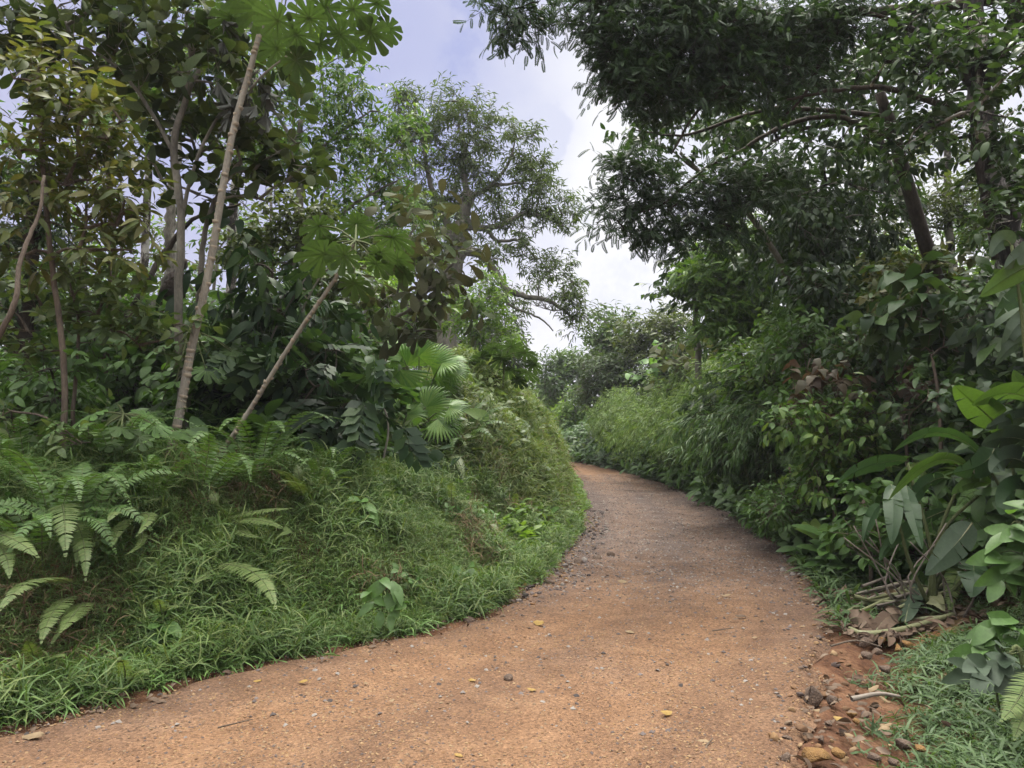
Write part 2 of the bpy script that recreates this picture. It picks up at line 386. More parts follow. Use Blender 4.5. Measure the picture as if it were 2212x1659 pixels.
def redsoil():
    m, nt, out = mat('red_clay')
    tc = nt.nodes.new('ShaderNodeTexCoord'); v = tc.outputs['Object']
    f = noise(nt, 5, 6, v, .65); f2 = noise(nt, 40, 5, v, .7)
    c = ramp(nt, f, [(.3, (.045, .025, .016)), (.5, (.09, .045, .027)), (.72, (.15, .085, .05))])
    c = mixc(nt, .5, c, ramp(nt, f2, [(.3, (.2, .2, .2)), (.7, (.8, .78, .72))]), 'OVERLAY')
    p = nt.nodes.new('ShaderNodeBsdfPrincipled'); p.inputs['Roughness'].default_value = .95; p.inputs['Specular IOR Level'].default_value = .1
    nt.links.new(c, p.inputs['Base Color'])
    bp = nt.nodes.new('ShaderNodeBump'); bp.inputs['Strength'].default_value = .9; bp.inputs['Distance'].default_value = .02
    nt.links.new(f2, bp.inputs['Height']); nt.links.new(bp.outputs[0], p.inputs['Normal']); nt.links.new(p.outputs[0], out.inputs[0]); return m
M['clay'] = redsoil()
M['stone'] = leafmat('stone_mixed', [(.22, .13, .075), (.34, .19, .095), (.42, .26, .13), (.5, .34, .19), (.17, .13, .115)], 0, .9, .2, patch=0, gain=.42)
M['stone_dark'] = leafmat('stone_dark', [(.10, .085, .08), (.16, .13, .12), (.22, .18, .17), (.3, .25, .23), (.42, .38, .34)], 0, .9, .2, patch=0, gain=.42)
M['rock'] = barkmat('rock', [(.3, (.07, .052, .042)), (.6, (.14, .10, .075)), (.8, (.2, .15, .11))], 14, 1, .9, .8)
M['rock_tan'] = barkmat('tan_rock', [(.3, (.15, .08, .03)), (.6, (.22, .13, .05)), (.8, (.28, .18, .09))], 14, 1, .9, .8)

# ------------------------------------------------------------------ things
def tag(o, label, cat, group=None):
    o['label'] = label; o['category'] = cat
    if group: o['group'] = group
    return o

def thing(name, label, cat, loc, group=None):
    o = bpy.data.objects.new(name, None); o.empty_display_size = .2; C.objects.link(o); o.location = loc
    return tag(o, label, cat, group)

def dup(root, loc, rz=0, sc=1, label=None, tilt=(0, 0)):
    r = root.copy(); C.objects.link(r); r.location = loc; r.rotation_euler = (tilt[0], tilt[1], rz); r.scale = (sc, sc, sc)
    if label: r['label'] = label
    for ch in root.children:
        c = ch.copy(); C.objects.link(c); c.parent = r
    return r

def stuff(o): o['kind'] = 'stuff'; return o

# ---- crowns made of twigs carrying leaves
def variants(t, seed):
    out = []
    for k, (tw, bd, sd) in enumerate(((0, 0, 0), (.6, .18, .1), (-.7, -.12, -.12), (.3, .35, .2))):
        V = t[0].copy(); y = V[:, 1:2].clip(0, 1)
        a = tw * y[:, 0]; x, z = V[:, 0].copy(), V[:, 2].copy()
        V[:, 0] = x * np.cos(a) - z * np.sin(a) + sd * y[:, 0] ** 2; V[:, 2] = x * np.sin(a) + z * np.cos(a) - bd * y[:, 0] ** 2
        out.append((V, t[1]))
    return out
LEAVES = {
    'small': t_simple(.2, .16), 'narrow': t_simple(.13, .2), 'round': t_simple(.27, .12),
    'broad': t_broad(.24, .25), 'obov': t_broad(.27, .3, .04, 'obov'), 'heart': t_broad(.36, .25, .04, 'heart'),
    'droop': t_broad(.19, .45), 'pinn': t_pinnate(), 'pinn_fine': t_pinnate(9, .22, .05, .25), 'pinn_big': t_pinnate(5, .42, .12, .3),
    'strap': t_broad(.13, .55)}
LEAVES_V = {k: variants(v, 1) for k, v in LEAVES.items()}
LAREA = {'small': .2, 'narrow': .13, 'round': .27, 'broad': .36, 'obov': .4, 'heart': .45, 'droop': .28, 'pinn': .2, 'pinn_fine': .10, 'pinn_big': .34, 'strap': .2}

COV = 3.4
def crown(gl, gw, puffs, leaf, ls, cov=2.0, droop=.3, k=6, spread=.26, up=.25, twr=.010, flat=0.0):
    for c, r in puffs:
        c, r = np.asarray(c), np.asarray(r)
        area = math.pi * math.sqrt(r[0] * r[1]) * r[2]
        N = max(k * 4, int(COV * cov * area / (LAREA[leaf] * ls * ls)))
        nt = max(4, N // k); ncl = max(3, nt // 10)
        cc = norm(rng.normal(size=(ncl, 3))) * (rng.random((ncl, 1)) ** .45)
        cl = c + cc * r * .92
        # short boughs from the puff's heart to each clump
        v = cl - c; L = np.linalg.norm(v, axis=1)
        place(gw, T_TWIG, np.repeat(c[None], ncl, 0), v + 1e-6, np.tile([[.3, .2, 1.0]], (ncl, 1)), np.stack([np.full(ncl, twr), L, np.full(ncl, twr)], 1))
        ix = rng.integers(0, ncl, nt)
        off = rng.normal(size=(nt, 3)) * r * spread
        off[:, 2] *= (1 - .6 * flat)
        base = cl[ix] + off * .35
        d = norm(norm(cl[ix] - c + 1e-6) * .5 + norm(off + 1e-6) * .7 + rng.normal(0, .25, (nt, 3)) + [0, 0, up])
        if flat: d = norm(d * [1, 1, 1 - .8 * flat])
        TL = ls * (1.4 + 1.6 * rng.random(nt))
        base = base + off * .5
        place(gw, T_TWIG, base, d, rng.normal(size=(nt, 3)), np.stack([np.full(nt, twr * .45), TL, np.full(nt, twr * .45)], 1))
        ti = np.repeat(np.arange(nt), k); tt = np.tile((np.arange(k) + .6) / k, nt)
        pos = base[ti] + d[ti] * (TL[ti] * (.15 + .85 * tt))[:, None]
        dd = d[ti]
        x = norm(np.cross(dd, [0.02, .01, 1])); az = np.tile(np.arange(k) * 2.4, nt) + rng.random(nt * k)
        z = np.cross(x, dd)
        side = x * np.cos(az)[:, None] + z * (np.sin(az) * .6)[:, None]
        ld = norm(dd * .55 + side * .9 + [0, 0, -droop] + rng.normal(0, .18, (nt * k, 3)))
        upv = norm(np.array([0, 0, 1.0]) + rng.normal(0, .35, (nt * k, 3)))
        sz = ls * (.6 + .65 * rng.random(nt * k)); wv = rng.integers(0, 4, nt * k)
        for q in range(4):
            kk = wv == q; place(gl, LEAVES_V[leaf][q], pos[kk], ld[kk], upv[kk], sz[kk])

def wpuffs(D, lst, deep=1.25):
    out = []
    for p in lst:
        px, py, rx, ry = p[:4]; d = D + (p[4] if len(p) > 4 else 0)
        s = d / F
        out.append((P(px, py, d), np.array([rx * s, deep * .5 * (rx + ry) * s, ry * s])))
    return out

def tree(label, D, trunk, r0, r1, puffs, leaf, ls, lm, bm, cov=2.0, limbs=(), cat='tree', group=None, droop=.3, k=6, up=.25, deep=1.25, flat=0., spread=.26, twr=.01, brr=.018, ground=True, extra=None, attach=True, name=None):
    pts = [P(t[0], t[1], t[2] if len(t) > 2 else D) for t in trunk]
    b = pts[0].copy()
    if ground:
        z = tz(b[0], b[1]) - .08
        if pts[0][2] - z > .25: pts.insert(0, np.array([b[0], b[1], z]))
        else: pts[0][2] = z
    b = pts[0].copy()
    if xl(b[1]) < b[0] < xr(b[1]) and b[1] < 36: print('ON ROAD', label, b)
    root = thing(name or cat, label, cat, b, group)
    g = Geo(); sk = tube(g, pts, r0, r1, 9, 5, wob=r0 * .12)
    g.build('trunk', M[bm], root, b, True)
    skel = [sk[len(sk) // 3:]]
    for lb in limbs:
        g = Geo(); q = [P(t[0], t[1], t[2] if len(t) > 2 else D) for t in lb['p']]
        s2 = tube(g, q, lb.get('r0', r1), lb.get('r1', .02), 7, 5, wob=min(.012, .15 * lb.get('r0', r1)))
        g.build('limb', M[lb.get('m', bm)], root, b, True); skel.append(s2)
    W = wpuffs(D, puffs, deep); S = np.vstack(skel)
    gb, gl = Geo(), Geo()
    order = sorted(range(len(W)), key=lambda i: np.linalg.norm(S - W[i][0], axis=1).min())
    for i in order if attach else ():
        c = W[i][0]
        cost = np.linalg.norm(S - c, axis=1) + 1.2 * np.maximum(0, S[:, 2] - c[2])
        q = S[np.argmin(cost)]; L = np.linalg.norm(c - q)
        mid = q * .5 + c * .5 + np.array([0, 0, .10 * L]) + rng.normal(0, .07 * L, 3)
        s3 = tube(gb, [q, mid, c], min(brr * (1 + .5 * L), r0 * .7), brr * .35, 5, 4)
        S = np.vstack([S, s3[2:]])
    gw = gb
    crown(gl, gw, W, leaf, ls, cov, droop, k, spread, up, twr, flat)
    gb.build('branches', M[bm], root, b, True)
    gl.build('crown', M[lm], root, b)
    if extra: extra(root, b)
    return root

# ------------------------------------------------------------------ setting: ground and road
def axis(a, b, step, out):
    core = np.arange(a, b + 1e-6, step); n = 30
    gl = core[0] - np.geomspace(step, out, n)[::-1]; gr = core[-1] + np.geomspace(step, out, n)
    return np.concatenate([gl, core, gr])
xs, ys = axis(-9, 10, .14, 600), axis(2, 34, .16, 600)
XX, YY = np.meshgrid(xs, ys)
ZZ = terr(XX, YY)
far = np.clip((np.abs(XX) - 30) / 60, 0, 1) + np.clip((np.abs(YY - 20) - 40) / 80, 0, 1)
ZZ = ZZ * np.clip(1 - far, 0, 1) + 0.5 * np.clip(far, 0, 1)
nx, ny = len(xs), len(ys)
idx = np.arange(nx * ny).reshape(ny, nx)
Q = np.stack([idx[:-1, :-1], idx[:-1, 1:], idx[1:, 1:], idx[1:, :-1]], -1).reshape(-1, 4)
g = Geo(); g.add(np.stack([XX, YY, ZZ], -1).reshape(-1, 3), [Q])
ground = g.build('ground', [M['soil'], M['clay']], None, (0, 0, 0), True); ground['kind'] = 'structure'
fc = np.stack([XX, YY], -1).reshape(-1, 2)[Q].mean(1)
dedge = np.minimum(pdist(fc[:, 0], fc[:, 1], LEs), pdist(fc[:, 0], fc[:, 1], REs))
mi = ((dedge < .3) | ((fc[:, 0] > xr(fc[:, 1])) & (pdist(fc[:, 0], fc[:, 1], REs) < .5) & (fc[:, 1] < 9))).astype(np.int32)
ground.data.polygons.foreach_set('material_index', mi)

yy = np.concatenate([np.arange(.3, 3, .15), np.arange(3, 14, .06), np.arange(14, 36.5, .14)])
nc = 60
tt = np.linspace(0, 1, nc)
RX = xl(yy)[:, None] * (1 - tt) + xr(yy)[:, None] * tt
RY = np.repeat(yy[:, None], nc, 1)
edge = np.minimum(tt, 1 - tt)
RZ = .012 - .045 * np.exp(-(edge / .018) ** 2) + .02 * bump(RX * 1.5, RY * 1.2) + .012 * np.sin(7 * RX + 3 * RY) * np.sin(5 * RY - 2 * RX) - .025 * (np.exp(-((tt - .3) / .1) ** 2) + np.exp(-((tt - .72) / .1) ** 2))
idx = np.arange(len(yy) * nc).reshape(len(yy), nc)
Q = np.stack([idx[:-1, :-1], idx[:-1, 1:], idx[1:, 1:], idx[1:, :-1]], -1).reshape(-1, 4)
g = Geo(); g.add(np.stack([RX, RY, RZ], -1).reshape(-1, 3), [Q])
g_t = np.repeat(tt[None], len(yy), 0).ravel()
road = g.build('road', M['road'], None, (0, 0, 0), True); road['kind'] = 'structure'
at_ = road.data.attributes.new('across', 'FLOAT', 'POINT'); at_.data.foreach_set('value', g_t.astype(np.float32))

# ------------------------------------------------------------------ scattering on terrain
def in_view(x, y, z=0.5, margin=260):
    dx = x / np.maximum(y, .1) * F + CX
    return (dx > -margin) & (dx < 2212 + margin) & (y > 2.5)

def scatter(n, x0, x1, y0, y1, cond, fall=6.0, pw=1.3):
    x = rng.uniform(x0, x1, n); y = rng.uniform(y0, y1, n)
    k = in_view(x, y) & (rng.random(n) < np.minimum(1, (fall / np.maximum(y, 1)) ** pw))
    x, y = x[k], y[k]
    dl, dr = pdist(x, y, LEs), pdist(x, y, REs)
    k = cond(x, y, dl, dr); x, y = x[k], y[k]
    return np.stack([x, y, terr(x, y)], 1)

def leftside(x, y): return x < xl(y)
def rightside(x, y): return x > xr(y)

def shoots(name, pts, tpls, size, mt, parent=None, tilt=.35, push=None, taper=0):
    g = Geo(); n = len(pts)
    s = size[0] + (size[1] - size[0]) * rng.random(n)
    if taper: s *= np.clip(.35 + pdist(pts[:, 0], pts[:, 1], LEs) / taper, 0, 1)
    up = norm(np.array([0, 0, 1.0]) + rng.normal(0, tilt, (n, 3)) * [1, 1, .2] + (0 if push is None else push))
    a = rng.random(n) * 2 * np.pi
    y = np.stack([np.cos(a), np.sin(a), np.zeros(n)], 1)
    which = rng.integers(0, len(tpls), n)
    for i, t in enumerate(tpls):
        k = which == i
        # frames(d=y', up): z axis must follow `up`
        d = norm(y[k] - up[k] * (y[k] * up[k]).sum(1, keepdims=True))
        place(g, t, pts[k] - [0, 0, .02], d, up[k], s[k])
    return g.build(name, mt)

SH = [t_shoot(i, 9, .036, .46) for i in range(6)]
SHF = [t_shoot(20 + i, 8, .026, .55, 1., .6) for i in range(5)]
SHB = [t_shoot(40 + i, 7, broad=t_broad(.22, .35), bl=.42) for i in range(4)]
SHV = [t_shoot(60 + i, 6, .06, .7, .6, .7) for i in range(4)]

def bankcond(x, y, dl, dr): return leftside(x, y) & (dl > .10) & (dl < 3.6) & (y < 12.5)
pts = scatter(200000, -9, 1.2, 3.3, 12.5, bankcond, 6, 1.2)
dens = pdist(pts[:, 0], pts[:, 1], LEs)
pts = pts[rng.random(len(pts)) < np.where(dens > 2.6, .35, 1)]
tuft = .5 + .5 * np.sin(pts[:, 0] * 2.7 + 1.3 * pts[:, 1]) * np.sin(2.2 * pts[:, 1] - .8 * pts[:, 0]) + .35 * np.sin(7 * pts[:, 0]) * np.sin(6 * pts[:, 1])
stuff(shoots('bank_grass', pts[tuft < .8], SH, (.09, .21), M['grass']))
stuff(shoots('bank_tall_grass', pts[tuft >= .7], SHF + SH, (.16, .36), M['grass'], tilt=.5))
pt2 = scatter(22000, -9, 0, 4.5, 11.5, lambda x, y, dl, dr: leftside(x, y) & (dl > 1.5) & (dl < 3.1) & (np.sin(x * 2.3 + .5 * y) * np.sin(y * 1.9) > -.3), 7, 1.0)
stuff(shoots('crest_grass', pt2, SHF, (.16, .40), M['grass'], tilt=.45))
pt2 = scatter(16000, -9, 1.2, 3.6, 13, lambda x, y, dl, dr: leftside(x, y) & (dl > .35) & (dl < 3.4) & (np.sin(x * 1.9 + 2) * np.sin(y * 2.3) > .05), 6, 1.2)
stuff(shoots('bank_weeds', pt2, [t_shoot(120 + i, 7, broad=t_broad(.3, .3), bl=.34) for i in range(3)], (.10, .26), M['herb'], tilt=.45))
print('bank grass', len(pts))
pts = scatter(60000, -9, 1.4, 3.2, 13, lambda x, y, dl, dr: leftside(x, y) & (dl > -.02) & (dl < .55 + .25 * np.sin(x * 3)) & (rng.random(len(x)) < np.clip(dl / .25, .12, 1)), 6, 1.2)
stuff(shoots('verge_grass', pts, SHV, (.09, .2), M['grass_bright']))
pts = scatter(26000, -9, 1, 3.6, 12, lambda x, y, dl, dr: leftside(x, y) & (dl > .5) & (dl < 2.6) & (np.sin(x * 2.1 + y) * np.sin(y * 1.7 - x) > .35), 6, 1)
stuff(shoots('dry_grass', pts, SHF, (.14, .3), M['straw']))
pts = scatter(190000, -5, 2.2, 10.5, 30, lambda x, y, dl, dr: leftside(x, y) & (dl > .16) & (dl < 5) & (x > -2.3), 16, 1.0)
cl = .5 + .5 * np.sin(pts[:, 0] * 3.1 + pts[:, 1]) * np.sin(2.6 * pts[:, 1] - 1.2 * pts[:, 0]) + .3 * np.sin(8 * pts[:, 0] + pts[:, 1]) * np.sin(5 * pts[:, 1])
stuff(shoots('mound_grass', pts[cl < .8], SHF, (.14, .42), M['grass_fine'], tilt=.6, taper=1.0))
stuff(shoots('mound_tall_grass', pts[cl > .66], SHF, (.25, .52), M['grass_fine'], tilt=.55, taper=1.6))
pt2 = scatter(26000, -2.6, 2.2, 10.5, 27, lambda x, y, dl, dr: leftside(x, y) & (dl > .15) & (dl < 4.5) & (np.sin(x * 1.7 + y) * np.sin(y * 1.3 + 1) > -.15), 14, 1.0)
stuff(shoots('mound_weeds', pt2, [t_shoot(130 + i, 8, broad=t_broad(.26, .35), bl=.34) for i in range(3)], (.16, .5), M['shrub'], tilt=.5, taper=1.2))
print('mound', len(pts))
pts = scatter(20000, -5, 2.2, 10.5, 26, lambda x, y, dl, dr: leftside(x, y) & (dl > .15) & (dl < 2.0) & (np.sin(x * 2.3 + y * .9) > .1), 14, 1.0)
stuff(shoots('mound_dry_grass', pts, SHF, (.2, .45), M['straw'], tilt=.5, taper=1.0))
pts = scatter(30000, -3, 2.4, 9, 27, lambda x, y, dl, dr: leftside(x, y) & (dl > 0.0) & (dl < .7), 14, 1.0)
stuff(shoots('edge_weeds', pts, SHB, (.12, .34), M['light'], taper=.5))
# forest floor left
pts = scatter(60000, -34, 0, 7.5, 40, lambda x, y, dl, dr: leftside(x, y) & (dl > 2.3) & ~((x > -2.3) & (y > 11.5)), 9, 1.0)
stuff(shoots('forest_undergrowth', pts, SHB, (.3, .75), M['under']))
# right verge grass and bank undergrowth
pts = scatter(60000, 1.2, 8, 2.6, 9.5, lambda x, y, dl, dr: rightside(x, y) & (dr > .30 + .14 * np.sin(x * 5 + 2 * y) * np.sin(3.3 * y)) & (dr < 2.6) & ((y < 5.6) | (y > 6.9) | (dr > 1.1)) & (rng.random(len(x)) < np.clip((dr - .2) * 1.6, .1, 1)), 5, 1.0)
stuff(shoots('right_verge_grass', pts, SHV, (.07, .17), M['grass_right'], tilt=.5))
pts = scatter(140000, 1, 34, 5, 45, lambda x, y, dl, dr: rightside(x, y) & (dr > .12 + 1.35 * sstep(9, 6, y)) & ((dr < 14)), 9, 1.0)
stuff(shoots('bank_undergrowth', pts, SHB, (.28, .7), M['under'], push=np.array([-.45, -.25, 0])))
print('bank under', len(pts))
for nm, mt, ks, n in (('bank_climbers', 'mid', [t_shoot(80 + i, 9, broad=t_broad(.34, .3, .04, 'heart'), bl=.3, lean=.5) for i in range(3)], 45000), ('bank_saplings', 'canopy', [t_shoot(90 + i, 10, broad=t_broad(.2, .45), bl=.36, lean=.3) for i in range(3)], 30000)):
    pts = scatter(n, 1, 30, 5.5, 40, lambda x, y, dl, dr: rightside(x, y) & (dr > .3 + 1.35 * sstep(9, 6, y)) & (dr < 12) & (np.sin(x * 1.3 + n) * np.sin(y * 1.1 + n * .1) > -.1), 9, 1.0)
    stuff(shoots(nm, pts, ks, (.3, .8) if nm != 'bank_long_grass' else (.25, .5), M[mt], push=np.array([-.35, -.3, 0])))
pts = scatter(40000, 1, 8, 6, 30, lambda x, y, dl, dr: rightside(x, y) & (dr > .02) & (dr < .55), 12, 1.0)
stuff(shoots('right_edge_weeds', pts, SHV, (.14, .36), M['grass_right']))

# ------------------------------------------------------------------ stones
def t_stone(seed):
    import bmesh
    r = np.random.default_rng(seed); bm = bmesh.new()
    pts = norm(r.normal(size=(15, 3))) * (1 + r.normal(0, .10, (15, 1))) * [1, .75 + .3 * r.random(), .55 + .25 * r.random()]
    for p in pts: bm.verts.new(p)
    bmesh.ops.convex_hull(bm, input=bm.verts)
    for v in [v for v in bm.verts if not v.link_faces]: bm.verts.remove(v)
    bmesh.ops.bevel(bm, geom=bm.edges[:], offset=.07, segments=1, affect='EDGES')
    bmesh.ops.triangulate(bm, faces=bm.faces[:]); bm.verts.index_update()
    V = np.array([v.co[:] for v in bm.verts]); Fc = np.array([[v.index for v in f.verts] for f in bm.faces]); bm.free()
    return V, [Fc]
ST = [t_stone(i) for i in range(5)]
OCT = []
for i in range(4):
    r = np.random.default_rng(70 + i)
    V = np.array([[1, 0, 0], [0, 1, 0], [-1, 0, 0], [0, -1, 0], [0, 0, .6], [.5, .6, .1], [-.6, .5, .1]]) * (1 + r.normal(0, .18, (7, 1)))
    OCT.append((V, [np.array([[0, 5, 4], [5, 1, 4], [1, 6, 4], [6, 2, 4], [2, 3, 4], [3, 0, 4]])]))

def pebbles(name, n, cond, size, mt, tp, y0=2.9, y1=16, x0=-8, x1=6, fall=4.5, pw=1.4, zoff=None):
    x = rng.uniform(x0, x1, n); y = rng.uniform(y0, y1, n)
    k = in_view(x, y) & (rng.random(n) < np.minimum(1, (fall / y) ** pw)); x, y = x[k], y[k]
    k = cond(x, y, pdist(x, y, LEs), pdist(x, y, REs)); x, y = x[k], y[k]
    inroad = (x > xl(y)) & (x < xr(y))
    z = np.where(inroad, .0, terr(x, y))
    t_ = (x - xl(y)) / (xr(y) - xl(y))
    z = np.where(inroad, .012 + .02 * bump(x * 1.5, y * 1.2) + .012 * np.sin(7 * x + 3 * y) * np.sin(5 * y - 2 * x) - .025 * (np.exp(-((t_ - .3) / .1) ** 2) + np.exp(-((t_ - .72) / .1) ** 2)), z)
    s = size[0] * (size[1] / size[0]) ** (rng.random(len(x)) ** 2.2)
    a = rng.random(len(x)) * 6.283; g = Geo(); w = rng.integers(0, len(tp), len(x))
    for i, t in enumerate(tp):
        k = w == i
        place(g, t, np.stack([x, y, z + s * .1], 1)[k], np.stack([np.cos(a), np.sin(a), rng.normal(0, .2, len(a))], 1)[k], np.tile([[0, 0, 1.0]], (k.sum(), 1)) + rng.normal(0, .2, (k.sum(), 3)), s[k])
    o = stuff(g.build(name, mt)); print(name, len(x)); return o
road_in = lambda x, y, dl, dr: (x > xl(y)) & (x < xr(y))
track = lambda x, y: (x - xl(y)) / np.maximum(xr(y) - xl(y), .1)
pebbles('gravel', 230000, lambda x, y, dl, dr: road_in(x, y, dl, dr) & (rng.random(len(x)) < .45 + .55 * (np.sin(2.2 * x + y) * np.sin(1.7 * y - x) > -.1)), (.0035, .012), M['stone'], OCT, 2.9, 13, -6, 5, 3.6, 1.2)
pebbles('grey_gravel', 90000, lambda x, y, dl, dr: road_in(x, y, dl, dr) & (rng.random(len(x)) < .15 + .85 * sstep(6, 9, y)), (.006, .022), M['stone_dark'], OCT, 4, 24, -3, 5, 9, .8)
pebbles('edge_rubble', 15000, lambda x, y, dl, dr: ((dr < .75) & (x > xr(y) - .2) & (y < 8) & (rng.random(len(x)) < .5)) | ((dl < .3) & road_in(x, y, dl, dr) & (y > 6.3) & (y < 13)), (.008, .035), M['stone'], ST, 2.9, 13, -2, 5, 5, .6)
pebbles('dark_rubble', 16000, lambda x, y, dl, dr: ((dl < .4) & (x > xl(y) - .1) & (x < xr(y)) & (y > 6.8) & (y < 14)) | ((dr < .25) & (y > 8) & (y < 20)), (.01, .045), M['stone_dark'], ST, 4, 20, -2, 6, 9, .6)

# bigger stones: things
def stone_thing(px, py, w, label, mt='rock', seed=0, group=None):
    p = hit(px, py); s = w * p[1] / F * .5
    g = Geo(); place(g, t_stone(100 + seed), np.array([[0, 0, s * .25]]), np.array([[math.cos(seed), math.sin(seed), .1]]), np.array([[0.1, 0, 1.0]]), np.array([s]))
    o = g.build('stone', M[mt], None, (0, 0, 0)); o.location = p
    return tag(o, label, 'stone', group)
stone_thing(1765, 1642, 62, 'large tan angular stone at the bottom edge of the road', 'rock_tan', 1)
stone_thing(1812, 1632, 42, 'smaller tan stone touching the right side of the large tan stone', 'rock_tan', 2)
stone_thing(1752, 1512, 66, 'flat grey brown stone beside the leaf litter in the ditch', 'rock', 3)
stone_thing(1800, 1518, 34, 'rounded grey stone just right of the flat brown one', 'rock', 4)
stone_thing(1868, 1392, 40, 'reddish stone below the pile of cut stems', 'rock', 5)
stone_thing(1930, 1378, 42, 'grey upright stone at the grass edge under the cut stems', 'rock', 6)
stone_thing(1938, 1403, 26, 'small orange stone in front of the grey upright stone', 'rock_tan', 7)
stone_thing(1870, 1420, 30, 'brown stone lying in the bare red ditch', 'rock', 8)
stone_thing(1915, 1450, 30, 'pale stone at the left edge of the right verge grass', 'rock', 9)
stone_thing(1950, 1615, 40, 'brown stone among fallen leaves at the lower right', 'rock', 10)
stone_thing(1985, 1620, 30, 'golden stone next to the brown stone at the lower right', 'rock_tan', 11)
stone_thing(1015, 1343, 26, 'grey stone on the left road edge by the grass', 'rock', 12)
stone_thing(1098, 1466, 26, 'dark flat stone alone in the middle of the road', 'rock', 13)
stone_thing(1170, 1295, 22, 'pale stone in the rubble at the left road bend', 'rock', 14)
sg = [(1730, 1560), (1790, 1565), (1820, 1585), (1850, 1560), (1700, 1600), (1780, 1600), (1840, 1545), (1890, 1640), (1930, 1650), (1905, 1385), (1880, 1370), (1895, 1410), (1960, 1395), (1700, 1535), (1695, 1640), (1215, 1240), (1190, 1262), (1250, 1218), (1290, 1208), (1320, 1200)]
for i, (x, y) in enumerate(sg):
    lower = i < 15
    stone_thing(x, y, 16 + 14 * rng.random(), 'fist sized brown stone in the rubble along the right ditch' if lower else 'dark stone in the gravel shoulder at the left bend', ['rock', 'rock_tan'][i % 3 == 0] if lower else 'rock', 20 + i, 'stones in the right ditch' if lower else 'stones at the left bend')

# fallen leaves
def fallen(px, py, w, label, mt, seed, group=None, curl=.25):
    p = hit(px, py); s = w * .8 * p[1] / F
    r = np.random.default_rng(seed); a = r.uniform(-.6, .6) + (0 if r.random() < .5 else math.pi) + math.pi / 2
    t = t_broad(.2 + .1 * r.random(), curl, -.12)
    t[0][:, 2] += r.normal(0, .035, len(t[0])) + .12 * np.sin(t[0][:, 1] * 5 + r.random() * 6) * (1 if curl > .3 else .3)
    g = Geo(); d = np.array([[math.sin(a), math.cos(a), .12]]); place(g, t, np.array([[-math.sin(a) * s * .5, -math.cos(a) * s * .5, .02 + s * .06]]), d, np.array([[r.normal(0, .25), -.3, 1.0]]), np.array([s]))
    o = g.build('fallen_leaf', M[mt], None); o.location = p
    return tag(o, label, 'leaf', group)
fallen(70, 1597, 62, 'big pale tan leaf on gravel at the left edge of the road', 'lt', 1)
fallen(1440, 1546, 36, 'bright yellow leaf on the road, lower right of centre', 'ly', 2)
fallen(1138, 1267, 24, 'orange leaf on the road by the left bend', 'ly', 3)
fallen(1163, 1350, 34, 'yellow orange leaf lying lengthwise in mid road', 'ly', 4)
fallen(1020, 1475, 24, 'curled yellow leaf left of the dark flat stone', 'ly', 5)
fallen(1148, 1496, 24, 'greenish yellow leaf right below the dark flat stone', 'ly', 6)
fallen(655, 1478, 26, 'yellow green leaf near the grass edge on the left', 'ly', 7)
fallen(555, 1478, 24, 'yellow blotched leaf further left near the grass edge', 'ly', 8)
fallen(990, 1640, 24, 'yellow leaf at the bottom centre of the road', 'ly', 9)
fallen(1812, 1560, 28, 'yellow leaf among brown litter at the right ditch', 'ly', 10)
fallen(1700, 1440, 30, 'tan yellow leaf at the right road margin', 'lt', 11)
fallen(1685, 1400, 28, 'pale curled leaf on the road left of the cut stems', 'lt', 12)
fallen(1570, 1290, 26, 'pale leaf in the right wheel track', 'lt', 13)
fallen(1345, 1260, 28, 'pale leaf on the purplish gravel', 'lt', 14)
fallen(1520, 1610, 34, 'greyish dead leaf by the lower right road edge', 'lt', 15)
fallen(1600, 1335, 30, 'thin brown leaf on the right half of the road', 'lb', 16)
fallen(1360, 1370, 24, 'tan folded leaf in the middle of the road', 'lt', 17)
for i in range(48):
    x, y = rng.uniform(1700, 1930), rng.uniform(1470, 1640)
    fallen(x, y, rng.uniform(16, 38), 'curled brown leaf in the litter of the right ditch', 'lb' if rng.random() < .8 else 'lt', 200 + i, 'dead leaves in the right ditch', .5)
for i in range(22):
    t = rng.random(); x = 60 + 900 * t; y = 1578 - 200 * t ** .9 + rng.uniform(0, 16)
    fallen(x, y, rng.uniform(18, 34), 'brown leaf along the edge of the left grass', 'lb', 300 + i, 'dead leaves along the left grass edge', .4)
for i in range(30):
    x, y = rng.uniform(500, 1750), rng.uniform(1230, 1650)
    p = G(x, y)
    if not (xl(p[1]) < p[0] < xr(p[1])): continue
    fallen(x, y, rng.uniform(8, 18), 'small dry leaf fragment scattered on the road', ['lb', 'lt'][i % 2], 400 + i, 'leaf fragments on the road')

def litter(name, n, x0, x1, y0, y1, cond, mt, size=(.03, .085)):
    x = rng.uniform(x0, x1, n); y = rng.uniform(y0, y1, n)
    k = cond(x, y, pdist(x, y, LEs), pdist(x, y, REs)); x, y = x[k], y[k]; n = len(x)
    z = np.maximum(terr(x, y), .012) + .012 + .02 * rng.random(n); a = rng.random(n) * 6.283; g = Geo(); w = rng.integers(0, 4, n)
    vs = variants(t_broad(.24, .3, .12), 3)
    for q in range(4):
        k = w == q; m_ = int(k.sum())
        place(g, vs[q], np.stack([x, y, z], 1)[k], np.stack([np.cos(a), np.sin(a), rng.normal(.05, .25, n)], 1)[k], np.array([0, 0, 1.0]) + rng.normal(0, .45, (m_, 3)), rng.uniform(*size, m_))
    return stuff(g.build(name, M[mt]))
litter('leaf_litter', 2600, .6, 4.6, 2.8, 8.2, lambda x, y, dl, dr: (x > xr(y) - .1) & (dr < .8) & (rng.random(len(x)) < .12 + .88 * sstep(.6, .0, dr) * (.5 + .5 * np.sin(3 * y + 1))), 'lb')
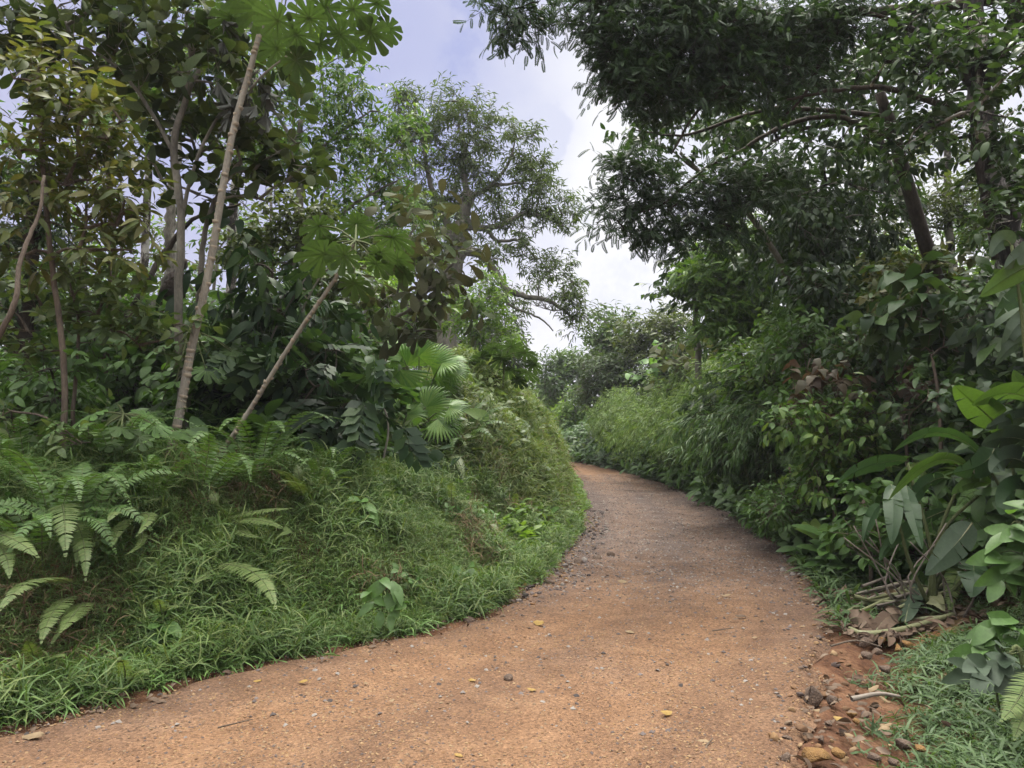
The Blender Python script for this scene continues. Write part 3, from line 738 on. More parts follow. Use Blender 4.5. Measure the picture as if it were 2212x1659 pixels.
litter('grass_edge_litter', 5000, -5, 2, 3.2, 9, lambda x, y, dl, dr: (dl < .16) & (rng.random(len(x)) < .5), 'lb', (.02, .06))
litter('heap_litter', 700, 2.4, 4.4, 5.7, 7.2, lambda x, y, dl, dr: (x > xr(y)), 'lb', (.05, .14))

def stick(pts, r, label, mt='bark_brown', name='stick'):
    q = [hit(x, y) + [0, 0, .02 + lz] for x, y, lz in pts]
    g = Geo(); tube(g, q, r, r * .5, 5, 4); o = g.build(name, M[mt], None, q[0], True)
    return tag(o, label, 'stick')
stick([(1795, 1408, .02), (1850, 1402, .04), (1905, 1410, .02)], .008, 'thin brown stick across the bare red ditch')
stick([(1530, 1660, 0), (1525, 1630, .01), (1540, 1612, .02)], .006, 'small forked twig at the bottom edge of the road')
stick([(1540, 1368, 0), (1580, 1366, .01)], .006, 'short twig on the right side of the road')
stick([(470, 1580, 0), (545, 1566, .01)], .005, 'thin dark twig on the left gravel')
stick([(1840, 1530, .03), (1900, 1526, .05), (1945, 1524, .03)], .016, 'grey dead stem lying on the leaf litter', 'greystem')

# ------------------------------------------------------------------ ferns, palmate leaves, paddles, herbs
def bez(p, n):
    p = np.asarray(p, float); t = np.linspace(0, 1, n)[:, None]
    if len(p) == 3:
        c = 2 * p[1] - .5 * (p[0] + p[2])        # pass through the middle point
        return (1 - t) ** 2 * p[0] + 2 * t * (1 - t) * c + t * t * p[2]
    return catmull(p, max(2, n // (len(p) - 1)))

def frond(g, pts, width, n=36, stalk=.12, up=(0, -.35, 1), lift=0.0):
    c = bez(pts, 60); tn = norm(np.gradient(c, axis=0))
    tt = stalk + (1 - stalk) * (np.arange(n) + .3) / n
    k = np.clip((tt * 59).astype(int), 0, 59); p = c[k]; d = tn[k]
    u = norm(np.asarray(up, float) + np.zeros((n, 3))); u = norm(u - d * (u * d).sum(1, keepdims=True))
    x = np.cross(d, u); s = (tt - stalk) / (1 - stalk)
    L = width * .5 * np.clip(s * 7 + .35, 0, 1) * np.clip((1 - s) * 1.9, .05, 1) ** .8
    sp = np.linalg.norm(c[-1] - c[0]) * 1.05 / n
    tpl = (np.array([[0, 0, 0], [-.5, .12, 0], [-.42, .6, -.05], [0, 1, -.16], [.42, .6, -.05], [.5, .12, 0], [0, .5, -.02]]), [np.array([[0, 6, 2, 1], [6, 3, 2, 2][:4], [0, 5, 4, 6]])])
    tpl = (tpl[0], [np.array([[0, 6, 2, 1], [0, 5, 4, 6]]), np.array([[6, 3, 2], [6, 4, 3]])])
    for sg in (-1, 1):
        dd = x * sg * .95 + d * (.22 + .4 * s[:, None]) + rng.normal(0, .05, (n, 3)) + u * lift
        place(g, tpl, p, dd, u, np.stack([np.full(n, sp * .62), L * (1 + rng.normal(0, .05, n)), L], 1))
    tube(g, c[::6], .0045, .0015, 4, 1, 1)

def pxs(lst, d0): return [P(q[0], q[1], d0 + (q[2] if len(q) > 2 else 0)) for q in lst]

def fern(label, base, fronds, wpx, mt='fern', group=None, n=46):
    b = hit(*base)
    root = thing('fern', label, 'fern', b, group)
    for f in fronds:
        w = wpx
        if isinstance(f[0], (int, float)): w, f = f[0], f[1:]
        g = Geo(); q = [P(v[0], v[1], b[1] + (v[2] if len(v) > 2 else 0) * 1.5 - (.06, .22, .28)[k]) for k, v in enumerate(f)]
        frond(g, [b * .35 + q[0] * .65] + q[1:] if False else q, w * b[1] / F, n)
        g.build('frond', [M[mt], M['stem']], root, b)
    return root

fern('large light green fern with two hanging fronds at the upper left bank', (110, 1010), [(60, (105, 998, -.1), (54, 1010, -.35), (41, 1108, -.6)), (52, (118, 1012, -.1), (163, 1010, -.3), (150, 1076, -.5)), (46, (100, 1005, 0), (60, 985, -.1), (5, 1010, -.3)), (44, (112, 1000, 0), (150, 960, -.05), (215, 990, -.2))], 55)
fern('fern with a broad yellow green frond hanging straight down the left bank', (140, 1098), [(62, (130, 1096, -.05), (138, 1104, -.35), (141, 1206, -.6)), (40, (150, 1120, 0), (178, 1160, -.3), (184, 1258, -.5)), (36, (150, 1110, 0), (166, 1150, -.2), (165, 1225, -.4))], 50)
fern('fern frond reaching in from the left edge of the picture', (-20, 1165), [(46, (-30, 1150, 0), (25, 1163, -.3), (85, 1206, -.6)), (36, (-20, 1160, 0), (10, 1195, -.3), (20, 1250, -.5))], 46)
fern('fern with a long frond arching left above the road verge', (176, 1290), [(58, (172, 1268, 0), (80, 1252, -.35), (-6, 1326, -.6)), (50, (166, 1285, 0), (120, 1315, -.3), (88, 1392, -.5)), (54, (178, 1300, 0), (165, 1320, -.25), (128, 1368, -.5)), (30, (170, 1300), (150, 1330, -.2), (105, 1400, -.4))], 54)
fern('small pale fern with three drooping fronds in the middle of the left bank', (300, 1116), [(38, (298, 1106, 0), (262, 1100, -.25), (232, 1128, -.4)), (34, (285, 1120, 0), (262, 1135, -.2), (241, 1184, -.4)), (34, (298, 1112, 0), (322, 1116, -.2), (293, 1160, -.4)), (22, (300, 1140, 0), (305, 1170, -.2), (268, 1200, -.35))], 36)
fern('fern with a single long frond arching down to the right over the grass', (458, 1222), [(50, (455, 1220, 0), (545, 1235, -.35), (596, 1318, -.7)), (24, (458, 1225, 0), (440, 1245, -.1), (420, 1260, -.2))], 46)
fern('fern with wide flat fronds pointing right on the bank crest', (490, 1128), [(40, (480, 1122, 0), (545, 1106, -.1), (634, 1098, -.2)), (40, (485, 1130, 0), (545, 1122, -.2), (612, 1140, -.4)), (36, (495, 1130, 0), (470, 1085, 0), (455, 1058, .1)), (30, (500, 1130, 0), (525, 1150, -.2), (560, 1160, -.3))], 38)
fern('upright fern by the foot of the leaning thin trunk', (655, 1075), [(36, (655, 1072, 0), (648, 1035, 0), (640, 1000, .1)), (40, (650, 1070, 0), (622, 1025, -.1), (574, 1014, -.3)), (36, (652, 1078, 0), (640, 1045, -.2), (600, 1040, -.4)), (30, (658, 1075, 0), (690, 1045, 0), (700, 1012, 0))], 36)
fern('single yellow green upright fern frond below the dark glossy shrub', (768, 1032), [(24, (768, 1030, 0), (770, 1005, 0), (766, 982, .05))], 24, n=20)
fern('fern with two fronds leaning right at the foot of the thin crooked sapling', (795, 1040), [(30, (795, 1036, 0), (812, 1000, 0), (846, 986, -.1)), (30, (800, 1038, 0), (818, 1015, 0), (830, 992, .1))], 30, n=24)
fern('bright fern standing on the crest of the grass bank beside the mound', (925, 1085), [(26, (922, 1084, 0), (936, 1062, 0), (950, 1048, .1)), (24, (975, 1082, 0), (975, 1058, 0), (973, 1036, 0)), (20, (985, 1080, 0), (1008, 1082, 0), (1042, 1078, 0)), (20, (915, 1080, 0), (890, 1062, 0), (862, 1066, 0))], 24, n=22)
fern('fern with one frond hanging down the shaded face of the mound', (962, 985), [(30, (958, 982, 0), (986, 990, -.2), (1002, 1038, -.4))], 30, n=26)
fern('fern high on the flank of the mound below the fan palm', (1000, 960), [(32, (1000, 958, 0), (1010, 930, 0), (1042, 898, 0)), (30, (998, 958, 0), (990, 920, 0), (986, 890, 0)), (26, (1000, 960, 0), (1020, 945, -.1), (1060, 930, -.2))], 30, n=26)
fern('small fern at the foot of the mound near the road bend', (1108, 1105), [(20, (1108, 1104, 0), (1113, 1078, 0), (1112, 1052, 0)), (18, (1108, 1106, 0), (1090, 1090, -.1), (1070, 1092, -.2))], 20, n=20)
fern('small fern low on the verge at the far left', (80, 1450), [(46, (82, 1448, 0), (70, 1410, -.1), (58, 1385, -.15)), (36, (80, 1450, 0), (110, 1420, -.1), (140, 1418, -.2)), (34, (76, 1452, 0), (50, 1425, -.1), (20, 1440, -.25))], 40)
fern('small fern in the verge grass below the left bank', (275, 1480), [(34, (270, 1478, 0), (268, 1440, -.1), (255, 1420, -.1)), (30, (275, 1480, 0), (300, 1450, -.1), (322, 1455, -.2))], 32)
fern('tiny fern tuft half hidden in the grass of the bank', (350, 1330), [(28, (350, 1330, 0), (345, 1305, -.1), (335, 1290, -.1)), (22, (352, 1330, 0), (368, 1310, -.1), (385, 1312, -.2))], 26, n=22)
fern('fern hanging in front of the drooping heliconia stems on the right', (2095, 1225), [(48, (2120, 1192, .1), (2070, 1240, -.2), (2052, 1330, -.5)), (44, (2100, 1210, 0), (2150, 1225, -.3), (2190, 1290, -.5)), (30, (2060, 1180, 0), (2020, 1155, -.1), (1975, 1150, -.2)), (36, (2060, 1310, -.3), (2050, 1350, -.5), (2042, 1400, -.6))], 44)
fern('fern fronds in the lower right corner under the broad herb', (2206, 1560), [(60, (2225, 1440, 0), (2205, 1500, -.1), (2160, 1560, -.25)), (50, (2230, 1500, 0), (2212, 1540, -.1), (2190, 1600, -.2))], 54)
fern('dark fern behind the heliconia leaves at the right edge', (2150, 1150), [(50, (2165, 1120, 0), (2120, 1060, -.2), (2060, 1105, -.5)), (44, (2160, 1110, 0), (2190, 1050, -.1), (2230, 1060, -.3))], 46, 'fern_dark')

# a dark fern copied along the top of the left bank
pf = None
for i, (x, y) in enumerate([(30, 985), (225, 1010), (300, 965), (190, 955), (60, 940), (560, 1050), (710, 1050), (120, 1170), (20, 1080), (210, 1130), (1010, 995), (745, 1010), (20, 1030), (140, 935), (85, 1000), (165, 1040), (250, 1045), (60, 1050), (430, 1100), (330, 1120), (545, 1085), (90, 1240), (190, 1200), (680, 1090)]):
    b = hit(x, y, 12)
    b[2] = tz(b[0], b[1]) + .06
    lab = 'dark green fern among others along the crest of the left bank'
    if pf is None:
        pf = thing('fern', lab, 'fern', b, 'dark ferns along the left bank crest')
        for j in range(9):
            a = j * .7 + rng.normal(0, .15); L = .62 + .25 * rng.random(); g = Geo(); d = np.array([math.cos(a), math.sin(a), 0])
            frond(g, [b + d * .03, b + d * L * .5 + [0, 0, L * .62], b + d * L * 1.05 + [0, 0, L * (.25 + .3 * rng.random())]], .17, 36, up=(d[0] * -.3, d[1] * -.3, 1))
            g.build('frond', [M['fern_dark'], M['stem']], pf, b)
    else: dup(pf, b, rng.random() * 6.28, (.55 + .5 * rng.random()), tilt=(rng.normal(0, .22), rng.normal(0, .22)))

def t_cec(seed, n=9, veins=True):
    r = np.random.default_rng(seed); na = n * 8; th = np.arange(na) / na * 2 * np.pi
    ph = (th / (2 * np.pi) * n) % 1; u = np.abs(ph - .5) * 2
    size = .8 + .2 * np.cos(th - np.pi / 2) + r.normal(0, .03, n)[((th / (2 * np.pi) * n) % n).astype(int)]
    prof = .40 + .60 * np.clip(1 - u ** 5, 0, 1) ** .5
    rr = size * prof
    V = [[0, 0, 0]]; rings = [.3, .6, .85, 1.0]
    for f in rings:
        rad = f * (rr if f > .5 else size * .9 * (0.6 + .4 * prof))
        z = -.20 * rad ** 2 + .10 * rad * u - .05 * rad
        V += list(np.stack([rad * np.cos(th), rad * np.sin(th), z], 1))
    k = np.arange(na); kk = (k + 1) % na
    tri = np.stack([np.zeros(na, int), 1 + k, 1 + kk], 1)
    Q = np.vstack([np.stack([1 + i * na + k, 1 + (i + 1) * na + k, 1 + (i + 1) * na + kk, 1 + i * na + kk], 1) for i in range(len(rings) - 1)])
    vv, vq = [], []
    for j in range(n):
        t0 = (j + .5) / n * 2 * np.pi; sz = size[int((j + .5) * 8)] * .93; dx, dy = math.cos(t0), math.sin(t0)
        for off in (-.012, .012):
            b = len(vv)
            for f, w in ((0.03, .014), (.5, .010), (1, .004)):
                rad = f * sz; z = -.20 * rad ** 2 - .05 * rad + off
                vv += [[dx * rad - dy * w, dy * rad + dx * w, z], [dx * rad + dy * w, dy * rad - dx * w, z]]
            vq += [[b, b + 1, b + 3, b + 2], [b + 2, b + 3, b + 5, b + 4]]
    return (np.array(V, float), [tri, Q]), (np.array(vv), [np.array(vq)])
CEC = [t_cec(i, 9 + i % 3) for i in range(4)]

def palmate(root, b, apex, c, size, m, n=(0, .45, .8), seed=0, attach=True):
    g = Geo(); c = np.asarray(c, float); out = norm(c - apex); r = np.random.default_rng(seed)
    n = np.array([out[0] * .45 + n[0], n[1] + r.normal(0, .12), n[2]]) + r.normal(0, .08, 3)
    bl, ve = CEC[seed % 4]
    d = np.array([out[0], out[1] * .6, -.35]) + r.normal(0, .25, 3)
    d = d - norm(n) * d.dot(norm(n))
    place(g, bl, c[None], d[None], n[None], np.array([size]), 0); place(g, ve, c[None], d[None], n[None], np.array([size]), 1)
    o = g.build('leaf', [M[m], M['vein']], root, b)
    if attach:
        g = Geo(); tube(g, [apex, apex * .5 + c * .5 + [0, 0, .06 * np.linalg.norm(c - apex)], c], .009 + .006 * size, .006, 5, 4)
        g.build('petiole', M['stem'], o, b, True)
    return o

def cecropia(label, D, stem, r0, r1, leaves, m='cecropia', rings=False, apex=None, n=(0, .45, .8), name='cecropia_tree', cat='tree', barkm='bark_ring', below=True):
    pts = [P(t[0], t[1], t[2] if len(t) > 2 else D) for t in stem]
    b = pts[0].copy()
    z = tz(b[0], b[1]) - .05
    if b[2] > z + .2: pts.insert(0, np.array([b[0], b[1], z]))
    else: pts[0][2] = z
    b = pts[0].copy()
    root = thing(name, label, cat, b)
    g = Geo(); sk = tube(g, pts, r0, r1, 10, 12)
    if rings:
        L = np.concatenate([[0], np.cumsum(np.linalg.norm(np.diff(sk, axis=0), axis=1))]); rad = np.linspace(r0, r1, len(sk))
        s = .05
        while s < L[-1]:
            p = np.array([np.interp(s, L, sk[:, i]) for i in range(3)]); q = np.array([np.interp(s + .012, L, sk[:, i]) for i in range(3)]); rr = np.interp(s, L, rad)
            tl = rng.normal(0, .006, 3)
            tube(g, [p - (q - p) * .5, p + tl, q + tl], rr, rr, 10, 1, 1, radii=[rr * .99, rr * 1.06, rr * 1.0]); s += rings * (.8 + .4 * rng.random())
    g.build('trunk', [M[barkm], M['bark_pale_ring']], root, b, True)
    ap = P(*apex) if apex else pts[-1]
    for i, l in enumerate(leaves):
        d = D + (l[3] if len(l) > 3 else rng.uniform(-.25, .25))
        palmate(root, b, ap, P(l[0], l[1], d), l[2] * .46 * d / F, l[4] if len(l) > 4 else m, n, seed=i + int(stem[0][0]))
    return root, b

# tall cecropia leaning right, crown beyond the top of the frame
big, bb = cecropia('tall cecropia with pale ringed trunk leaning right, big lobed leaves at the top', 7.1, [(350, 1065), (380, 930, 7.1), (412, 760, 7.15), (452, 580, 7.2), (500, 300, 7.3), (543, 140, 7.4), (590, -40, 7.5)], .046, .025,
    [(640, 75, 130, -.1), (700, 20, 130, .4), (560, 20, 130, 0), (598, 105, 110, .5), (668, 40, 120, -.5), (762, 20, 110, -.2), (800, 70, 130, 0), (838, 62, 90, .3), (735, 75, 110, .2), (640, 130, 110, 0), (600, 45, 120, -.5), (815, 8, 90, .2), (520, -10, 130, .2), (690, 95, 90, .4), (770, 105, 80, .4), (500, 40, 110, .5)],
    rings=.062, apex=(640, -90, 7.9), n=(0, .55, .7))
g = Geo(); tube(g, [P(497, 300, 7.8), P(520, 235, 7.7), P(560, 170, 7.6), P(640, 105, 7.6)], .02, .008, 6, 5); g.build('limb', M['bark_ring'], big, bb, True)
for i, (x, y, s) in enumerate([(470, 200, 62), (500, 225, 60), (530, 215, 66), (560, 205, 60), (515, 250, 70), (555, 250, 60), (580, 220, 56), (540, 180, 50), (495, 265, 60), (478, 62, 55), (485, 105, 50), (575, 262, 50)]):
    g = Geo(); p = P(x, y, 7.6); q = P(520 + (x - 520) * .3, y - 45, 7.7); s = s * 7.6 / F
    bl = CEC[i % 4][0]; V = bl[0].copy(); rr = np.linalg.norm(V[:, :2], axis=1)
    r_ = np.random.default_rng(i); th = np.arctan2(V[:, 1], V[:, 0]); ph = r_.random(3) * 6
    k = .22 + .22 * rr + .10 * np.sin(3 * th + ph[0]) + .12 * np.sin(7 * th + ph[1]) * rr
    V[:, 0] *= k * 1.2; V[:, 1] *= k; V[:, 2] = -rr * (.85 + .2 * np.sin(2 * th + ph[2])) + r_.normal(0, .025, len(V))
    place(g, (V, bl[1]), p[None] + [0, 0, s * .4], np.array([[math.cos(i * 2.1), math.sin(i * 2.1), r_.normal(0, .3)]]), np.array([[r_.normal(0, .25), r_.normal(0, .25), 1]]), np.array([s * .95]))
    tube(g, [q, p * .5 + q * .5 + [0.02, 0, .02], p], .006, .005, 4, 3, 1)
    g.build('withered_leaf', [M['dead'], M['stem']], big, bb)
cecropia('young cecropia with thin slanting trunk and an umbrella of lobed leaves', 7.0, [(415, 1068), (470, 985, 6.95), (530, 900, 6.9), (640, 725, 6.85), (722, 605, 6.8), (768, 520, 6.8)], .025, .016,
    [(702, 548, 150, -.3), (690, 488, 110, .3), (770, 484, 110, .45), (846, 512, 130, .2), (858, 560, 120, -.1), (822, 545, 90, -.45), (765, 612, 108, -.55), (745, 552, 100, -.5), (812, 570, 100, -.3), (720, 520, 100, .4), (690, 540, 90, 0.1), (872, 590, 70, 0)], rings=.05, n=(0, .5, .7))
g = None
cecropia('slender sapling with a flat tuft of lobed leaves on top of the mound', 13.4, [(1085, 890), (1087, 830, 13.4), (1090, 768, 13.4)], .02, .014,
    [(1038, 772, 78), (1066, 752, 74), (1104, 748, 70), (1134, 762, 72), (1136, 804, 76), (1050, 806, 70), (1098, 800, 72), (1150, 788, 60), (1070, 818, 50, -.2, 'brownleaf'), (1085, 775, 74), (1118, 822, 56)], 'cecropia', n=(0, .45, .75), name='lobed_leaf_sapling', cat='sapling', barkm='stem')
cecropia('cecropia seedling with bluish green leaves left of the tall ringed trunk', 6.7, [(278, 1045), (272, 960), (268, 895)], .014, .01,
    [(200, 895, 110, -.2, 'cec_pale'), (252, 872, 110, .2), (315, 900, 120, .1, 'cec_pale'), (212, 935, 90, -.3), (335, 920, 90, -.2, 'cec_pale'), (262, 925, 100, -.5), (240, 955, 80, -.4), (300, 945, 80, -.4)], 'cecropia', n=(0, -.35, .85), name='cecropia_seedling', cat='sapling', barkm='stem')
cecropia('bright green lobed sapling whose leaves spread behind the tall ringed trunk', 7.85, [(392, 1040), (398, 900), (408, 790), (412, 710)], .014, .01,
    [(350, 805, 110, -.2, 'cec_pale'), (380, 825, 90, -.3, 'cec_pale'), (445, 800, 110, -.2, 'cec_pale'), (475, 815, 80, .2), (355, 745, 110, 0, 'cec_pale'), (440, 725, 110, .2, 'cec_pale'), (395, 705, 90, .3), (500, 760, 90, .2), (350, 870, 80, -.2), (520, 770, 70, .3), (420, 745, 80, .1)], 'cecropia', n=(0, -.3, .85), name='cecropia_seedling', cat='sapling', barkm='stem')

def paddle(g, pts, w, roll=0.0, tears=5, seed=0, fold=.12, m=0, n=26):
    r = np.random.default_rng(seed); c = bez(pts, n); c = catmull(c[::max(1, len(c) // n)], 1) if len(c) > n * 1.6 else c
    n = len(c); tn = norm(np.gradient(c, axis=0)); vd = norm(c - [0, 0, EYE])
    side = norm(np.cross(tn, vd)); nm = np.cross(side, tn)
    side = side * math.cos(roll) + nm * math.sin(roll); nm = np.cross(side, tn)
    t = np.linspace(0, 1, n); prof = np.clip(np.sin(np.pi * t ** .8) ** .6, .04, 1) * (1 - .15 * t)
    for sg in (-1, 1):
        cuts = set(r.integers(3, n - 2, tears)) if tears else set()
        V, Q = [], []; sh = np.zeros(3); prev = None
        for i in range(n):
            W = w * .5 * prof[i]
            def row(extra):
                a = c[i]; e = c[i] + side[i] * sg * W + nm[i] * fold * W + extra
                mid = (a + e) / 2 + nm[i] * .05 * W
                V.extend([a, mid, e]); return len(V) - 3
            k = row(sh)
            if prev is not None: Q += [[prev, k, k + 1, prev + 1], [prev + 1, k + 1, k + 2, prev + 2]]
            if i in cuts:
                sh = nm[i] * r.normal(0, .18) * W + tn[i] * r.uniform(.05, .3) * W; k = row(sh)
            else: sh = sh * .8
            prev = k
        g.add(np.array(V), [np.array(Q)], m)
    tube(g, c[::3] + nm[::3] * .004, w * .022 + .002, .002, 5, 1, 1)

def heliconia(label, base, leaves, stems, m='helic', d0=None, name='heliconia'):
    b = hit(*base) if d0 is None else P(base[0], base[1], d0)
    if d0 is not None: b[2] = tz(b[0], b[1])
    root = thing(name, label, 'plant', b)
    for i, l in enumerate(leaves):
        pts, w, kw = l[0], l[1], (l[2] if len(l) > 2 else {})
        g = Geo(); q = pxs(pts, b[1])
        paddle(g, q, w * b[1] / F, kw.get('roll', .3), kw.get('tears', 4), i + int(base[0]))
        g.build('leaf', [M[kw.get('m', m)], M['cutstem']], root, b)
    for i, s in enumerate(stems):
        g = Geo(); tube(g, [b + rng.normal(0, .08, 3) * [1, 1, 0]] + pxs(s, b[1]), .02, .011, 7, 5)
        g.build('stalk', M['stem'], root, b, True)
    return root

heliconia('heliconia clump with long dark leaves hanging over the cut stems', (2010, 1330), [
    ([(2100, 1130, -.2), (2062, 1178, -.35), (2000, 1242, -.5)], 62, {'roll': .2, 'm': 'helic_grey', 'tears': 2}),
    ([(1925, 1046, -.1), (1930, 1100, -.3), (1926, 1176, -.4)], 40, {'roll': .15}),
    ([(1957, 1048, -.1), (1972, 1106, -.3), (1993, 1186, -.45)], 36, {'roll': .5}),
    ([(2085, 1006, 0), (2010, 1000, -.3), (1920, 1080, -.6)], 40, {'roll': .9, 'm': 'helic_bright', 'tears': 2}),
    ([(1960, 996, .1), (1880, 1005, -.1), (1810, 1045, -.3)], 40, {'roll': .7}),
    ([(2140, 1046, 0), (2100, 1042, -.2), (2055, 1066, -.4)], 34, {'roll': .4, 'm': 'helic_bright'}),
    ([(2100, 1205, -.2), (2104, 1240, -.4), (2100, 1290, -.5)], 60, {'roll': .2, 'tears': 7}),
    ([(2040, 1030, .2), (1985, 1060, 0), (1960, 1120, -.1)], 40, {'roll': .6}),
    ([(2050, 1100, .2), (1950, 1150, 0), (1900, 1210, -.2)], 36, {'roll': .5}),
    ([(1900, 1090, .3), (1880, 1120, 0.1), (1865, 1170, 0)], 30, {'roll': .4}),
    ], [[(2010, 1180, 0), (1960, 1000, .1)], [(2030, 1150), (2090, 1010, 0)], [(2040, 1230), (2100, 1130, -.2)], [(1960, 1200, 0), (1926, 1048, 0)], [(2080, 1250), (2100, 1205, -.2)], [(2030, 1160), (2140, 1046)]])
heliconia('tall heliconia with bright green upright leaves at the right edge', (2190, 1290), [
    ([(2175, 935, 0), (2120, 885, -.2), (2062, 834, -.3)], 74, {'roll': .3, 'm': 'helic_bright', 'tears': 3}),
    ([(2235, 875, 0), (2180, 850, -.2), (2100, 875, -.4)], 62, {'roll': .8, 'm': 'helic_bright', 'tears': 2}),
    ([(2235, 960, 0), (2180, 945, -.2), (2120, 960, -.4)], 60, {'roll': .5, 'm': 'helic_grey'}),
    ([(2120, 985, 0), (2030, 935, -.1), (1930, 975, -.3)], 40, {'roll': .9}),
    ([(2235, 905, 0), (2190, 905, -.1), (2130, 925, -.3)], 44, {'roll': .4, 'm': 'helic_grey'}),
    ([(2235, 820, 0), (2215, 840, 0), (2190, 800, 0)], 50, {'roll': .3, 'm': 'helic_bright'}),
    ([(2150, 960, 0), (2125, 1000, -.2), (2060, 1020, -.4)], 60, {'roll': .4}),
    ([(2230, 1010, 0), (2180, 990, -.2), (2140, 1020, -.4)], 60, {'roll': .3, 'm': 'helic_grey', 'tears': 6}),
    ([(2230, 1070, 0), (2190, 1060, -.2), (2160, 1110, -.4)], 70, {'roll': .3, 'm': 'helic'}),
    ([(2235, 760, .2), (2200, 740, 0), (2150, 790, 0)], 40, {'roll': .4, 'm': 'helic_grey'}),
    ([(2235, 690, .2), (2200, 700, 0), (2165, 760, 0)], 46, {'roll': .4, 'm': 'helic_grey'}),
    ], [[(2200, 1100), (2175, 935)], [(2215, 1100), (2235, 875)], [(2190, 1120), (2120, 985)], [(2210, 1100), (2235, 760, .2)]])
heliconia('plant with a broad bright leaf high at the right edge below the mottled trunk', (2225, 1100), [
    ([(2260, 555, 0), (2190, 590, -.1), (2118, 640, -.2)], 58, {'roll': .4, 'm': 'helic_bright', 'tears': 1}),
    ([(2260, 530, 0), (2215, 545, -.1), (2170, 580, -.2)], 50, {'roll': .3, 'm': 'helic_grey', 'tears': 2}),
    ([(2185, 530, 0), (2165, 520, 0), (2140, 555, 0)], 46, {'roll': .2, 'm': 'helic_grey', 'tears': 0}),
    ([(2260, 640, 0), (2200, 640, 0), (2150, 690, 0)], 46, {'roll': .5}),
    ], [[(2230, 800), (2260, 555)], [(2215, 760), (2185, 530)]], d0=5.6, name='broad_leaf_plant')
heliconia('torn greyish banana like leaf hanging to the ground at the lower right', (2175, 1480), [
    ([(2175, 1420, 0), (2140, 1470, -.15), (2128, 1560, -.25)], 74, {'roll': .15, 'm': 'helic_grey', 'tears': 9}),
    ([(2190, 1420, .1), (2190, 1450, 0), (2200, 1500, -.1)], 40, {'roll': .4, 'm': 'helic_grey', 'tears': 5})], [[(2200, 1400), (2180, 1415)]], name='torn_leaf_plant')

# cut stems heaped on the right verge
cs = [([(1835, 1365, 0), (1870, 1378, -.05), (1950, 1368, 0), (2060, 1352, .1)], 13), ([(1830, 1342, .1), (1880, 1320, .1), (1960, 1285, .3)], 11), ([(1858, 1356, 0), (1930, 1325, .1), (2000, 1310, .3)], 10), ([(1850, 1330, .1), (1920, 1312, .15), (1985, 1300, .3)], 9), ([(1880, 1355, 0), (1960, 1348, .1), (2050, 1356, .2)], 10), ([(1835, 1338, .1), (1900, 1305, .2), (1980, 1290, .4)], 8), ([(1900, 1335, .1), (1980, 1330, .2), (2060, 1312, .4)], 9)]
for i, (pts, w) in enumerate(cs):
    d = 6.35; q = []
    for (x, y, dd) in pts:
        p = G(x, y); p[2] = max(.03, tz(p[0], p[1]) + .03) + .05 * (i % 4) ; q.append(p)
    g = Geo(); w = w * d / F * .5
    tube(g, q, w, w * .7, 8, 6, radii=[w * .5, w, w * .95, w * .8])
    o = g.build('heliconia_cutting', M['greystem' if i in (3, 5) else 'cutstem'], None, q[0], True)
    tag(o, ['longest cut green stem at the front of the heap on the right verge', 'pale cut stem along the back of the heap', 'green cut stem slanting across the heap', 'short pale cut stem in the middle of the heap', 'grey green cut stem lying flat behind the longest one', 'thin cut stem at the upper edge of the heap', 'green cut stem on the right side of the heap'][i], 'cutting', 'heap of cut stems')
for i in range(14):
    x, y = rng.uniform(1840, 1960), rng.uniform(1300, 1358); L = rng.uniform(70, 150); q = []
    for t in (0, .5, 1):
        p = G(x + L * t, y - L * t * rng.uniform(.1, .4)); p[2] = max(.03, tz(p[0], p[1])) + .06 + .10 * rng.random(); q.append(p)
    g = Geo(); w = rng.uniform(.010, .022); tube(g, q, w, w * .6, 7, 5)
    o = g.build('heliconia_cutting', M['cutstem' if rng.random() < .7 else 'greystem'], None, q[0], True); tag(o, 'slender pale cut stem jumbled inside the heap on the right verge', 'cutting', 'slender stems in the heap')
for i, (x0, y0, x1, y1, w, l) in enumerate([(1830, 1350, 1900, 1372, 44, 'dry curled grey leaf under the tip of the longest cut stem'), (1885, 1372, 1960, 1345, 40, 'spotted dead leaf folded over the cut stems'), (1955, 1360, 1990, 1300, 46, 'blue green cut leaf lying on the heap'), (1980, 1320, 2040, 1350, 44, 'olive cut leaf at the right of the heap'), (1900, 1300, 1960, 1330, 30, 'tan cut leaf between the stems at the back'), (2000, 1290, 2060, 1300, 40, 'dull green cut leaf at the far side of the heap')]):
    a, c = G(x0, y0), G(x1, y1)
    for p in (a, c): p[2] = tz(p[0], p[1]) + .06 + .03 * (i % 3)
    g = Geo(); paddle(g, [a, a * .5 + c * .5 + [0, 0, .09], c], w * 6.3 / F, .5, 4, i, .35)
    o = g.build('cut_leaf', [M[['lb', 'lb', 'helic_grey', 'cutstem', 'lt', 'helic_grey'][i]], M['cutstem']], None, a); tag(o, l, 'cut leaf', 'heap of cut leaves')
for i in range(12):     # dry hanging stalks behind the heap
    x = 1925 + 14 * i + rng.normal(0, 5); y = 1330 + rng.normal(0, 8)
    b = hit(x, y); g = Geo(); tube(g, [b, b + [rng.normal(-.05, .12), rng.normal(0, .1), .28], b + [rng.normal(-.1, .25), rng.normal(0, .15), .55 + .3 * rng.random()]], .010, .005, 5, 4)
    o = g.build('dry_stalk', M['greystem'], None, b, True); tag(o, 'thin dry stalk standing behind the heap of cut stems', 'stalk', 'dry stalks behind the cut stems')

